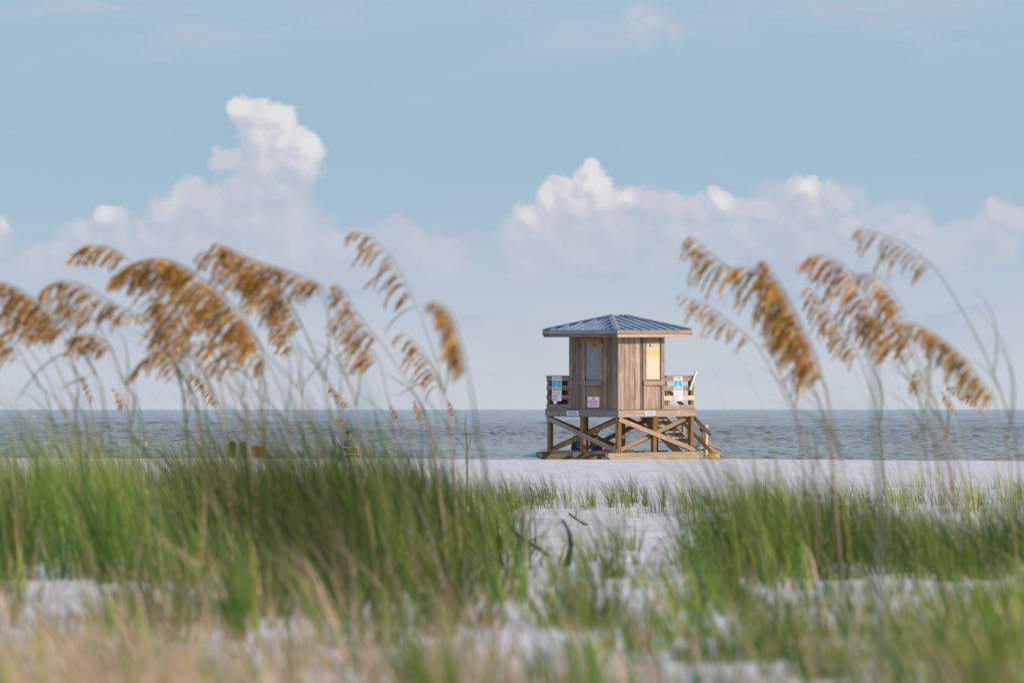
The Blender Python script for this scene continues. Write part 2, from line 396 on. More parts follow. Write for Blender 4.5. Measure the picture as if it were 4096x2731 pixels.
# ================================================================== the lifeguard tower
W_wall  = wood('weathered_wall_wood', (.28,.21,.165,1), (.43,.33,.265,1), (.18,.10,.06,1), 'Z', 1.0, .85)
W_grey  = wood('grey_weathered_shade_wood', (.16,.145,.135,1), (.30,.27,.25,1), (.12,.09,.07,1), 'X', 1.0, .4)  # weathered grey, darkened as the shade-side version of the tower wood
W_tan   = wood('tan_weathered_wood', (.30,.22,.165,1), (.47,.36,.28,1), (.26,.15,.08,1), 'X', 1.0, .4)
W_new   = wood('fresh_pale_lumber', (.62,.46,.34,1), (.74,.58,.45,1), (.60,.42,.27,1), 'X', 1.0, .2)
W_post  = wood('treated_post_wood', (.19,.11,.045,1), (.34,.205,.09,1), (.09,.06,.025,1), 'Z', 1.0, .5)
W_skid  = wood('yellowed_skid_wood', (.34,.28,.18,1), (.47,.40,.28,1), (.22,.15,.07,1), 'X', 1.0, .5)
W_step  = wood('pale_green_treated_wood', (.46,.42,.30,1), (.60,.56,.42,1), (.36,.31,.19,1), 'X', 1.0, .3)
W_oran  = wood('orange_stained_wood', (.36,.15,.045,1), (.50,.23,.07,1), (.28,.12,.04,1), 'X', 1.0, .3)
M_roof  = plain('blue_metal_roofing', (.27,.37,.48,1), .40, .2, .2, 2.0, use_tint=True)
M_cap   = plain('grey_ridge_metal', (.26,.30,.37,1), .4, .3, .15, 5)
M_greyp = plain('grey_painted_panel', (.20,.235,.255,1), .5, 0, .06, 3)
M_wht   = plain('white_sign_sheet', (.78,.78,.80,1), .45, 0, .04, 6)
M_alu   = plain('aluminium_sign_edge', (.55,.57,.60,1), .35, .6, .05, 6)
M_pvc   = plain('white_pvc', (.80,.80,.80,1), .35, 0, .05, 8)
M_red   = plain('red_sign_print', (.55,.035,.05,1), .5); M_orr = plain('orange_red_sign_print', (.62,.10,.04,1), .5)
M_blu   = plain('blue_sign_print', (.015,.42,.72,1), .5, 0, .05); M_sand_ink = plain('sand_sign_print', (.66,.56,.30,1), .5)
M_rip   = plain('pale_teal_sign_print', (.38,.52,.50,1), .5); M_ink = plain('dark_sign_print', (.10,.11,.16,1), .5); M_navink = plain('blue_lettering', (.10,.14,.42,1), .5)
def cream_mat():
    m, t, b = mat_base('cream_painted_panel'); tc = t.new('ShaderNodeTexCoord').outputs['Object']
    sp = t.new('ShaderNodeSeparateXYZ'); t.put(sp.inputs[0], tc)
    n = t.noise(t.scale(tc, (3, 3, 1.2)), 2, 4, .6)
    zz = t.m('ADD', sp.outputs[2], t.m('MULTIPLY', n, .08))
    band = t.m('MULTIPLY', t.ss(zz, 3.22, 3.30), t.ss(zz, 3.50, 3.36))
    c = t.mix(t.ss(n, .35, .7), (.68,.61,.45,1), (.70,.61,.42,1)); c = t.mix(t.ss(zz, 3.3, 3.6), c, (.62,.56,.38,1))
    c = t.mix(t.m('MULTIPLY', band, .85), c, (.68,.50,.20,1))
    t.put(b.inputs['Base Color'], c); b.inputs['Roughness'].default_value = .5; return m
M_cream = cream_mat()

D0 = 178.0
T = empty('lifeguard_tower', ((2473-CX)/F*D0, D0, -1.575))
T.rotation_mode = 'QUATERNION'
TM = Matrix.Rotation(R(42.2), 4, 'Z') @ Matrix.Rotation(-.0115, 4, 'Y') @ Matrix.Rotation(.0100, 4, 'X')
T.rotation_quaternion = TM.to_quaternion()
tag(T, 'weathered wooden lifeguard hut on stilts with a blue metal hip roof', 'lifeguard tower')
DZ = .02
def rt(lo=.85, hi=1.12):
    k = random.uniform(lo, hi); return (k, k*random.uniform(.97, 1.02), k*random.uniform(.94, 1.03), 1)
def board(name, p0, p1, w, th, mat, parent=T, side=None, c=None, b=.006, label=None):
    """a plank from p0 to p1 (tower coordinates), w across (towards 'up'), th thick along 'side'; its own local X runs along it"""
    p0 = Vector(p0); p1 = Vector(p1); L = (p1-p0).length; X = (p1-p0).normalized()
    Yv = Vector(side) if side else Vector((0, 1, 0)); Yv = (Yv - X*Yv.dot(X)).normalized(); Z = X.cross(Yv)
    M = Matrix((X, Yv, Z)).transposed().to_4x4(); M.translation = p0
    mb = MB(); mb.box((0, -th/2, -w/2), (L, th/2, w/2), c or rt(), b=b)
    o = mb.build(name, mat, parent); o.matrix_local = M
    if label: o['label'] = label
    return o
EU, EV = 3.295, 3.295; ZD = 1.53
# skids with sledge-cut noses
for v in (0.0, 1.62, 3.2):
    mb = MB(); y0, y1 = v+.0, v+.14
    prof = [(-.44, .10), (-.40, .205), (3.72, .205), (3.70, -.06), (-.12, -.06), (-.36, .03)]
    n = len(prof); V = [(x, y0, z) for x, z in prof]+[(x, y1, z) for x, z in prof]
    Fs = [tuple(range(n)), tuple(reversed(range(n, 2*n)))]+[(i, i+n, (i+1) % n+n, (i+1) % n) for i in range(n)]
    mb.add(V, Fs, rt(.95, 1.05) if v == 0 else rt(.45, .6)); mb.build('skid', W_skid, T)  # rear skids tinted dark for the shade they lie in
for v0, v1 in ((.142, 1.618), (1.762, 3.198)):
    board('cross_beam', (.07, v0, .20), (.07, v1, .20), .10, .10, W_grey, side=(1, 0, 0))
# posts
for iu, u in enumerate((.005, 1.53, 3.15)):
    for iv, v in enumerate((-.002, 1.62, 3.15)):
        if iu == 1 and iv == 1: continue
        mb = MB(); y0 = v if iv == 0 else v
        mb.box((u, y0+.003, .206), (u+.14, y0+.143, 1.318), rt(.85, 1.1), b=.006); mb.build('post', W_post, T)
# rim beams
board('rim_beam', (-.045, -.04, 1.42), (EU+.02, -.04, 1.42), .205, .04, W_tan, side=(0, 1, 0), c=(1.12,1.1,1.08,1))
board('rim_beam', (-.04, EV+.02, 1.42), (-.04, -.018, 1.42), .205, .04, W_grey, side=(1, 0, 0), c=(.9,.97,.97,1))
board('rim_beam', (-.015, EV, 1.42), (EU, EV, 1.42), .205, .04, W_grey, side=(0, 1, 0))
board('rim_beam', (EU, EV-.022, 1.42), (EU, -.018, 1.42), .205, .04, W_grey, side=(1, 0, 0))
mb = MB()
for k in range(1, 8): mb.box((k*.41, .0, 1.33), (k*.41+.04, EV-.03, 1.513), rt(.7, .8))
mb.build('joist', W_post, T)
mb = MB()
for k in range(23): mb.box((-.06, -.055+k*.1475, 1.526), (EU+.03, -.055+k*.1475+.14, 1.556), rt(.85, 1.1))
mb.build('deck', W_grey, T)
# braces
def brace(p0, p1, side, mat, c=None, w=.14): board('brace', p0, p1, w, .04, mat, side=side, c=c)
brace((-.024, 3.28, 1.27), (-.024, .02, .24), (1, 0, 0), W_grey, (1.28, 1.28, 1.36, 1))
brace((.17, 3.10, .30), (.17, .10, 1.26), (1, 0, 0), W_post, (1.1, 1.0, 1.0, 1))
brace((.02, -.024, 1.26), (3.27, -.024, .26), (0, 1, 0), W_tan, (1.15, 1.08, 1.0, 1))
brace((.12, .17, .25), (3.14, .17, 1.26), (0, 1, 0), W_tan, (.95, .82, .70, 1))
brace((.12, 3.31, 1.27), (3.1, 3.31, .30), (0, 1, 0), W_post)
brace((.12, 3.12, .30), (3.1, 3.12, 1.27), (0, 1, 0), W_post)
brace((3.315, .12, 1.27), (3.315, 3.1, .30), (1, 0, 0), W_post)
brace((3.12, .12, .30), (3.12, 3.1, 1.27), (1, 0, 0), W_post)
brace((1.60, .20, 1.27), (1.60, 3.1, .30), (1, 0, 0), W_post, (.8, .8, .8, 1))
# hut walls --------------------------------------------------------
HU, HV = 2.0, 2.235; ZW = 1.557; ZT = 3.86
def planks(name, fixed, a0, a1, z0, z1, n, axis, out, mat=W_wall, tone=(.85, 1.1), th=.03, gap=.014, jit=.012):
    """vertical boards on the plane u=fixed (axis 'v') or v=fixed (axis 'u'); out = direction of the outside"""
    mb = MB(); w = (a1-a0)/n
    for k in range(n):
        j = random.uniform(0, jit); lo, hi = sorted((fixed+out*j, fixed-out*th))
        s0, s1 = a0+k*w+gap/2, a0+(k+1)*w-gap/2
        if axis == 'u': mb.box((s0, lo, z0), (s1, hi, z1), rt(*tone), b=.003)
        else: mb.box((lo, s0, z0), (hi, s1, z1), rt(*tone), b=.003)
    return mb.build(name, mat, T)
# right-hand face (plane v=0)
planks('wall', .0, .03, .94, ZW, ZT, 4, 'u', -1, tone=(1.12, 1.38))  # right-face planks tinted brighter to paint the sunlight on that side
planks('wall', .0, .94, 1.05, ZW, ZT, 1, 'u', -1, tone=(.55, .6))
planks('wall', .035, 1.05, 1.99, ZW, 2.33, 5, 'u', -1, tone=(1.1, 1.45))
# left-hand face (plane u=0), plank tones lowered to paint its shade
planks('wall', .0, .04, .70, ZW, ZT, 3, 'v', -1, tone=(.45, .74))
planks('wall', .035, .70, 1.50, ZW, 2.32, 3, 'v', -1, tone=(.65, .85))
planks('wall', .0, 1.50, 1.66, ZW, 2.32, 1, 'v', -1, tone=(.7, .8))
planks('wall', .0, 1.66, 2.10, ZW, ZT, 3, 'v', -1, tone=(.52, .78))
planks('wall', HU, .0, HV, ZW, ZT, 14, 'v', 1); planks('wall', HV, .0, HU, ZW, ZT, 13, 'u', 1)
# added box inside the walls, tinted dark to paint shade in the gaps
mb = MB(); mb.box((.085, .085, ZW), (HU-.05, HV-.05, ZT-.02), (.5, .45, .4, 1)); mb.build('gap_shade_box', W_wall, T)
# corner boards
def cboard(u0, v0, u1, v1, z0, z1, mat=W_wall, c=None, name='corner_board'):
    mb = MB(); mb.box((u0, v0, z0), (u1, v1, z1), c or rt(), b=.003); return mb.build(name, mat, T)
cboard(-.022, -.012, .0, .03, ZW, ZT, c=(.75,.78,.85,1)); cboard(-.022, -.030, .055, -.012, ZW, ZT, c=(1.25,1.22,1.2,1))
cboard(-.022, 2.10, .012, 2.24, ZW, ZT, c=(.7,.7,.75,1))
# right-hand shutter bay
def bay_right():
    y = -.026
    sh = MB(); sh.box((1.215, .006, 2.49), (1.81, .03, 3.67), b=.003); s = sh.build('shutter', M_cream, T)
    s['label'] = 'cream shutter with a yellowed band'
    h = MB(); h.box((1.38, -.045, 3.53), (1.55, .004, 3.61), (1.1, 1.1, 1.1, 1), b=.004); h.build('latch_block', W_new, s)
    h = MB(); h.tube([(1.63, -.004, 3.10), (1.63, .005, 3.10)], .014, 8); h.build('bolt_hole', M_ink, s)
    cboard(1.055, y, 1.205, .02, 2.44, 3.67, c=(1.0,.98,.96,1), name='shutter_frame')
    cboard(1.055, y-.004, 1.78, .02, 3.672, 3.84, c=(.95,.9,.86,1), name='shutter_frame')
    cboard(1.835, y, 1.995, .02, 2.44, 3.84, c=(1.1,1.08,1.05,1), name='shutter_frame')
    cboard(1.87, y, 2.0, .02, ZW, 2.31, c=(1.1,1.06,1.05,1), name='shutter_frame')
    cboard(1.08, y-.002, 1.21, .02, ZW, 2.31, c=(1.12,1.06,1.0,1), name='shutter_frame')
    board('sill', (1.06, -.045, 2.385), (1.985, -.045, 2.385), .145, .045, W_tan, side=(0, 1, 0), c=(1.1,1.08,1.08,1))
    cboard(1.21, -.004, 1.835, .02, 2.462, 2.488, c=(.5,.5,.5,1), name='shutter_frame')
bay_right()
def bay_left():
    x = -.026
    sh = MB(); sh.box((.006, .87, 2.47), (.03, 1.48, 3.66), b=.003); s = sh.build('shutter', M_greyp, T)
    s['label'] = 'grey shutter in the shaded face'
    h = MB(); h.box((-.045, 1.04, 3.51), (.004, 1.24, 3.59), b=.004); h.build('latch_block', W_oran, s)
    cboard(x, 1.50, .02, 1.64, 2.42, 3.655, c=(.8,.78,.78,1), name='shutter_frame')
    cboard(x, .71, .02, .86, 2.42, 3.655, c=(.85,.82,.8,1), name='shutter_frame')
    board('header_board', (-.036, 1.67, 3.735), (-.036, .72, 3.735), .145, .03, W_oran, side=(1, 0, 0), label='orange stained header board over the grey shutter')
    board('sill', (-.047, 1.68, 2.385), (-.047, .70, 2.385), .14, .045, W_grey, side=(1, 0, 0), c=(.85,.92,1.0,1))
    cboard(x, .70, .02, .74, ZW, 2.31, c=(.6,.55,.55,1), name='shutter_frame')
bay_left()
# roof ---------------------------------------------------------------
OV = .60; u0, u1, v0, v1 = -OV, HU+OV, -OV, HV+OV-.02; ZE = 4.045; ZR = 4.49
RA, RB = Vector((.76, HV/2, ZR)), Vector((1.42, HV/2, ZR))
def roof():
    c = [Vector((u0, v0, ZE)), Vector((u1, v0, ZE)), Vector((u1, v1, ZE)), Vector((u0, v1, ZE))]
    faces = [(c[0], c[1], RB, RA), (c[1], c[2], RB, RB), (c[2], c[3], RA, RB), (c[3], c[0], RA, RA)]
    mb = MB()
    for a, b, p, q in faces:
        pts = [a, b, p] if (p-q).length < 1e-6 else [a, b, p, q]
        mb.add(pts, [tuple(range(len(pts)))])
        lowp = [x - Vector((0, 0, .02)) for x in pts]; mb.add(lowp, [tuple(reversed(range(len(pts))))])
        L = (b-a).length; e = (b-a).normalized(); nrm = e.cross(((p+q)/2-a)).normalized()
        if nrm.z < 0: nrm = -nrm
        up = nrm.cross(e).normalized()
        if up.z < 0: up = -up
        sp = (p-a).dot(e); sq = (q-a).dot(e); hp = (p-a).dot(up)
        n = int(L/.34); w = L/n
        for k in range(1, n):
            s = k*w
            if s < sq: h = hp*s/sq
            elif s > sp: h = hp*(L-s)/(L-sp)
            else: h = hp
            M = Matrix((e, up, nrm)).transposed().to_4x4(); M.translation = a + e*s
            mb.box((-.022, -.012, .001), (.024, h, .030), (.50, .62, .84, 1), M=M)  # ribs tinted darker to paint their shadow sides
    r = mb.build('roof', M_roof, T)
    for a, q in ((c[0], RA), (c[1], RB), (c[2], RB), (c[3], RA)):
        X = (q-a); L = X.length; X.normalize(); Yv = Vector((0, 0, 1)).cross(X).normalized(); Z = X.cross(Yv)
        M = Matrix((X, Yv, Z)).transposed().to_4x4(); M.translation = a
        k = MB(); k.add([(0,-.10,.02),(L,-.10,.02),(L,0,.055),(0,0,.055),(0,.10,.02),(L,.10,.02),(0,-.10,.005),(L,-.10,.005),(0,.10,.005),(L,.10,.005)],
                        [(0,1,2,3),(3,2,5,4),(6,7,1,0),(4,5,9,8),(0,3,4,8,6),(1,7,9,5,2)])
        o = k.build('hip_cap', M_cap, r); o.matrix_local = M
    k = MB(); k.box((RA.x-.05, HV/2-.07, ZR+.02), (RB.x+.05, HV/2+.07, ZR+.05), b=.008); k.build('ridge_cap', M_cap, r)
roof()
gw = (1.0, 1.04, 1.02, 1)
board('fascia', (u0-.02, v0-.02, 3.985), (u1+.02, v0-.02, 3.985), .115, .03, W_tan, side=(0,1,0), c=(.95,.92,.9,1))
board('fascia', (u0+.01, v0+.015, 3.875), (u1-.01, v0+.015, 3.875), .10, .03, W_new, side=(0,1,0), c=(.85,.8,.75,1))
board('fascia', (u0-.02, v1+.0, 3.985), (u0-.02, v0-.004, 3.985), .115, .03, W_grey, side=(1,0,0), c=(1.1,1.2,1.2,1))
board('fascia', (u0+.015, v1-.02, 3.875), (u0+.015, v0+.032, 3.875), .10, .03, W_grey, side=(1,0,0), c=(.75,.7,.7,1))
board('fascia', (u0, v1+.02, 3.96), (u1, v1+.02, 3.96), .17, .03, W_grey, side=(0,1,0))
board('fascia', (u1+.02, v1+.0, 3.96), (u1+.02, v0, 3.96), .17, .03, W_grey, side=(1,0,0))
mb = MB(); mb.box((u0+.035, v0+.035, 3.862), (u1-.005, v1-.005, 3.882), (.7,.7,.7,1)); mb.build('soffit', W_tan, T)
# railings ------------------------------------------------------------
def rail_slats(face, a0, a1, out, mats):
    for z, m, c in mats:
        if face == 'L': board('railing_slat', (-.022, a1, z), (-.022, a0, z), .142, .036, m, side=(1,0,0), c=c)
        else: board('railing_slat', (a0, -.022, z), (a1, -.022, z), .142, .036, m, side=(0,1,0), c=c)
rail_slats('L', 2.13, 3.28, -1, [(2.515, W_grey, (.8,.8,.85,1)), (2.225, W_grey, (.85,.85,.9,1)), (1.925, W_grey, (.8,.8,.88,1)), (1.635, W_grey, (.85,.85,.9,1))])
rail_slats('R', 1.95, 3.28, -1, [(2.50, W_tan, (.95,.92,.9,1)), (2.205, W_tan, (.95,.93,.9,1)), (1.90, W_new, (1.1,1.05,1.0,1)), (1.61, W_tan, (1.0,.97,.95,1))])
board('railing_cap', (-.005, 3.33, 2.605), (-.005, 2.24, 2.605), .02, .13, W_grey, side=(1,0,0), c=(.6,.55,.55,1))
board('railing_cap', (2.03, .0, 2.60), (3.30, .0, 2.60), .03, .13, W_tan, side=(0,1,0), c=(1.0,.95,.9,1))
for (a, b) in ((0.0, 3.155), (3.155, 0.0), (.0, 2.26), (2.06, .0), (3.155, 3.155)):
    w = .13 if (a, b) in ((0.0, 3.155), (3.155, 0.0), (3.155, 3.155)) else .07
    mb = MB(); mb.box((a, b, 1.558), (a+w, b+w, 2.585), rt(.8, 1.05), b=.005); mb.build('railing_post', W_post, T)
mb = MB()
for k in range(6): mb.box((.14+k*.5, 3.27, 1.68), (.14+k*.5+.494, 3.295, 2.58), rt(.5, .65))  # planks tinted dark to paint the shade at the back railing
mb.build('railing_panel', W_post, T)
# stairs on the far right side ------------------------------------------
SL = .72; zs = lambda v: .02+SL*(v-.49)
for u in (3.42, 4.16):
    board('stringer', (u, 2.78, zs(2.78)-.12), (u, .62, zs(.62)-.10), .30, .05, W_step, side=(1,0,0))
for k in range(8):
    v = .78+k*.26
    board('tread', (3.30+.145, v, zs(v)), (4.135, v, zs(v)), .04, .27, W_step, side=(0,1,0), c=rt(.9, 1.1))
for k in range(8):
    v = .78+k*.26
    board('riser', (3.445, v+.125, zs(v)-.085), (4.135, v+.125, zs(v)-.085), .125, .02, W_step, side=(0,1,0), c=rt(.8, 1.0))
mb = MB(); mb.box((3.32, 2.80, 1.50), (4.22, 3.29, 1.54), rt()); mb.build('stair_landing', W_step, T)
rz = lambda v: .92+SL*(v-.49)
board('stair_rail', (4.23, 2.32, rz(2.32)), (4.23, .18, rz(.18)), .14, .04, W_tan, side=(1,0,0), c=(.9,.85,.8,1))
board('stair_rail', (4.23, 2.32, rz(2.32)-.52), (4.23, .10, rz(.10)-.52), .13, .04, W_tan, side=(1,0,0), c=(1.05,1.0,.95,1))
for v, zt in ((2.22, .05), (1.52, -.02), (.49, .10)):
    b0 = .0 if v < .6 else zs(v)-.25
    mb = MB(); mb.box((4.252, v-.05, b0), (4.342, v+.05, rz(v)+zt), (1.15,1.12,1.1,1), b=.005); mb.build('stair_post', W_tan if v > .6 else W_new, T)
# signs fixed on the tower ------------------------------------------------
def txt(s, size, mat, parent, loc, rot, name='lettering', ext=.002, sx=1.0):
    c = bpy.data.curves.new(name, 'FONT'); c.body = s; c.size = size; c.align_x = 'CENTER'; c.align_y = 'CENTER'; c.extrude = ext
    c.materials.append(mat); o = bpy.data.objects.new(name, c); o.location = loc; o.rotation_euler = rot; o.scale = (sx, 1, 1)
    col.objects.link(o); bpy.context.view_layer.update()
    me = bpy.data.meshes.new_from_object(o.evaluated_get(bpy.context.evaluated_depsgraph_get())); bpy.data.objects.remove(o)
    o = bpy.data.objects.new(name, me); o.location = loc; o.rotation_euler = rot; o.scale = (sx, 1, 1)
    if not me.materials: me.materials.append(mat)
    col.objects.link(o); o.parent = parent; return o
def sign_root(name, face, a, z, off):
    """an Empty at the sign's centre; local X to the viewer's right, Z up, -Y out of the wall"""
    o = empty(name, (0, 0, 0)); o.rotation_mode = 'QUATERNION'
    TW = Matrix.Translation(T.location) @ TM
    if face == 'R': L = Matrix.Translation((a, off, z))
    else: L = Matrix.Translation((off, a, z)) @ Matrix.Rotation(-math.pi/2, 4, 'Z')
    M = TW @ L; o.location = M.translation; o.rotation_quaternion = M.to_quaternion(); return o
def rounded(w, h, r, y0, y1):
    pts = []
    for cx, cz, a0 in ((w/2-r, h/2-r, 0), (-w/2+r, h/2-r, 90), (-w/2+r, -h/2+r, 180), (w/2-r, -h/2+r, 270)):
        for k in range(5): a = R(a0+k*22.5); pts.append((cx+r*math.cos(a), cz+r*math.sin(a)))
    n = len(pts); V = [(x, y0, z) for x, z in pts]+[(x, y1, z) for x, z in pts]
    return V, [tuple(range(n)), tuple(reversed(range(n, 2*n)))]+[(i+n, i, (i+1) % n, (i+1) % n+n)[::-1] for i in range(n)]
XR = (R(90), 0, 0)
def rip_sign(face, a, z, off, w, label, box=False):
    o = sign_root('rip_current_sign', face, a, z, off); tag(o, label, 'sign', 'rip current warning signs')
    h = .80
    mb = MB(); mb.add(*rounded(w, h, .045, -.008, .004)); mb.build('edge', M_alu, o)
    mb = MB(); mb.add(*rounded(w-.03, h-.03, .035, -.011, -.0085)); mb.build('panel', M_wht, o)
    k = (w-.06)
    mb = MB(); mb.box((-k/2, -.014, .305), (k/2, -.0115, .312)); mb.box((-k/2, -.014, .355), (k/2, -.0115, .360)); mb.build('printed_rule', M_ink, o)
    txt('RIP CURRENTS', .058, M_orr, o, (0, -.013, .335), XR, ext=.0015, sx=k/.43)
    mb = MB(); mb.box((-k/2, -.0135, .02), (k/2, -.0115, .265)); pic = mb.build('printed_picture', M_blu, o)
    mb = MB(); V = []
    for i in range(13):
        t = i/12; ww = .018+.10*max(0, (.35-t)/.35)**1.6+.035*max(0, (t-.75)/.25)**1.5
        V += [(-ww*k/.3, -.0142, .045+t*.19), (ww*k/.3, -.0142, .045+t*.19)]
    mb.add(V, [(2*i, 2*i+1, 2*i+3, 2*i+2) for i in range(12)]); mb.build('rip_flow', M_rip, pic)
    mb = MB(); V = []
    for i in range(13): x = -k/2+k*i/12; V += [(x, -.0146, .0), (x, -.0146, .02+.045*math.cos((i/12-.5)*math.pi)**2)]
    mb.add(V, [(2*i, 2*i+2, 2*i+3, 2*i+1) for i in range(12)]); mb.build('beach_band', M_sand_ink, pic)
    mb = MB()
    for zz in (-.018, -.043): mb.box((-k/2, -.0135, zz-.008), (k/2, -.0115, zz+.008))
    mb.box((-k/2, -.0135, -.265), (k*.12, -.0115, -.235)); mb.build('red_print_line', M_red, o)
    mb = MB(); rr = random.Random(3)
    for i, zz in enumerate((-.09, -.125, -.16, -.195)):
        x = -k/2
        while x < k/2-.03:
            l = rr.uniform(.02, .05); mb.box((x, -.0135, zz-.004), (min(x+l, k/2), -.0115, zz+.004)); x += l+.008
    for zz in (-.30, -.33, -.355): mb.box((-k/2, -.0135, zz-.004), (k*.05, -.0115, zz+.004))
    mb.build('small_print', M_ink, o)
    return o
rip_sign('L', 2.778, 2.20, -.042, .46, 'rip current warning sign on the shaded left railing')
rip_sign('R', 2.55, 2.20, -.042, .40, 'rip current warning sign on the sunlit right railing')
o = sign_root('paper_cup', 'L', 2.845, 1.762, -.05)
mb = MB(); mb.box((-.08, -.02, -.045), (.08, .005, .045), b=.008); o2 = mb.build('label_holder', M_pvc); o2.matrix_world = Matrix.Translation(o.location) @ o.rotation_quaternion.to_matrix().to_4x4()
bpy.data.objects.remove(o); tag(o2, 'small white plastic holder under the left rip current sign', 'holder')
# NO LIFEGUARD ON DUTY
o = sign_root('lifeguard_sign', 'L', 1.135, 1.79, .012); tag(o, 'square white sign reading NO LIFEGUARD ON DUTY', 'sign')
mb = MB(); mb.add(*rounded(.53, .33, .03, -.01, .0)); mb.build('panel', M_wht, o)
for s, zz in (('NO', .105), ('LIFEGUARD', .0), ('ON DUTY', -.10)): txt(s, .108, M_red, o, (0, -.012, zz), XR, sx=.80)
def plaque(face, a, z, off, w, label):
    o = sign_root('deck_notice', face, a, z, off); tag(o, label, 'sign', 'small notices on the deck beam')
    mb = MB(); mb.box((-w/2, -.006, -.072), (w/2, .0, .072), b=.002); mb.build('panel', M_wht, o)
    mb = MB(); rr = random.Random(int(a*100))
    for i, zz in enumerate((.045, .016, -.013, -.044)):
        L = w*(.34+.035*i); x = -L
        while x < L-.01:
            l = rr.uniform(.035, .08); mb.box((x, -.0085, zz-.009), (min(x+l, L), -.0065, zz+.009)); x += l+.014
    mb.build('small_print', M_navink, o)
plaque('L', 2.02, 1.425, -.064, .54, 'small white notice on the shaded left deck beam')
plaque('R', 1.325, 1.435, -.064, .43, 'small white notice on the sunlit right deck beam')
# white tube leaning on the right rail
TW = Matrix.Translation(T.location) @ TM
mb = MB(); a = TW @ Vector((3.02, -.10, 2.15)); b = TW @ Vector((3.30, -.10, 2.74))
mb.tube([a, a.lerp(b, .33), a.lerp(b, .34), a.lerp(b, .36), a.lerp(b, .7), a.lerp(b, .71), a.lerp(b, .73), b], [.036, .036, .041, .036, .036, .041, .036, .036], 12)
tag(mb.build('pvc_tube', M_pvc, smooth=False), 'white plastic tube slanting at the right railing corner', 'tube')

# ================================================================== people and beach things
def skin_mat(name, c): return plain(name, c, .55, 0, .08, 12)
M_skin = skin_mat('tanned_skin', (.42,.22,.14,1)); M_skin2 = skin_mat('light_tanned_skin', (.50,.29,.20,1))
M_hair = plain('dark_hair', (.02,.015,.012,1), .6); M_hatb = plain('brown_hat_felt', (.22,.13,.07,1), .8)
M_bshirt = plain('blue_cotton', (.06,.20,.42,1), .85); M_gshirt = plain('grey_cotton', (.36,.38,.385,1), .85)
M_teal = plain('teal_cotton', (.02,.17,.24,1), .85); M_shorts = plain('dark_shorts_cloth', (.06,.07,.08,1), .85)
M_navy = plain('navy_chair_canvas', (.008,.014,.07,1), .8); M_olive = plain('olive_chair_canvas', (.10,.11,.02,1), .85)
M_turq = plain('turquoise_board_paint', (.14,.72,.78,1), .35); M_yel = plain('yellow_vinyl', (.75,.56,.12,1), .5)
M_ora = plain('orange_towel_cloth', (.70,.13,.04,1), .9); M_mag = plain('crimson_towel_cloth', (.50,.01,.07,1), .9)
M_char = plain('charred_wood', (.012,.011,.010,1), .9, 0, .3, 30, .5); M_drift = plain('grey_brown_driftwood', (.10,.07,.05,1), .9, 0, .3, 30, .5)
def skin_mesh(name, verts, edges, rad, mat, parent, root=0, lv=2):
    me = bpy.data.meshes.new(name); me.from_pydata(verts, edges, []); me.update()
    o = bpy.data.objects.new(name, me); col.objects.link(o); me.materials.append(mat)
    s = o.modifiers.new('skin', 'SKIN'); s.use_smooth_shade = True
    for i, d in enumerate(me.skin_vertices[0].data):
        d.radius = rad[i] if hasattr(rad[i], '__len__') else (rad[i], rad[i]); d.use_root = (i == root)
    o.modifiers.new('sub', 'SUBSURF').levels = lv; o.modifiers['sub'].render_levels = lv
    o.parent = parent; return o
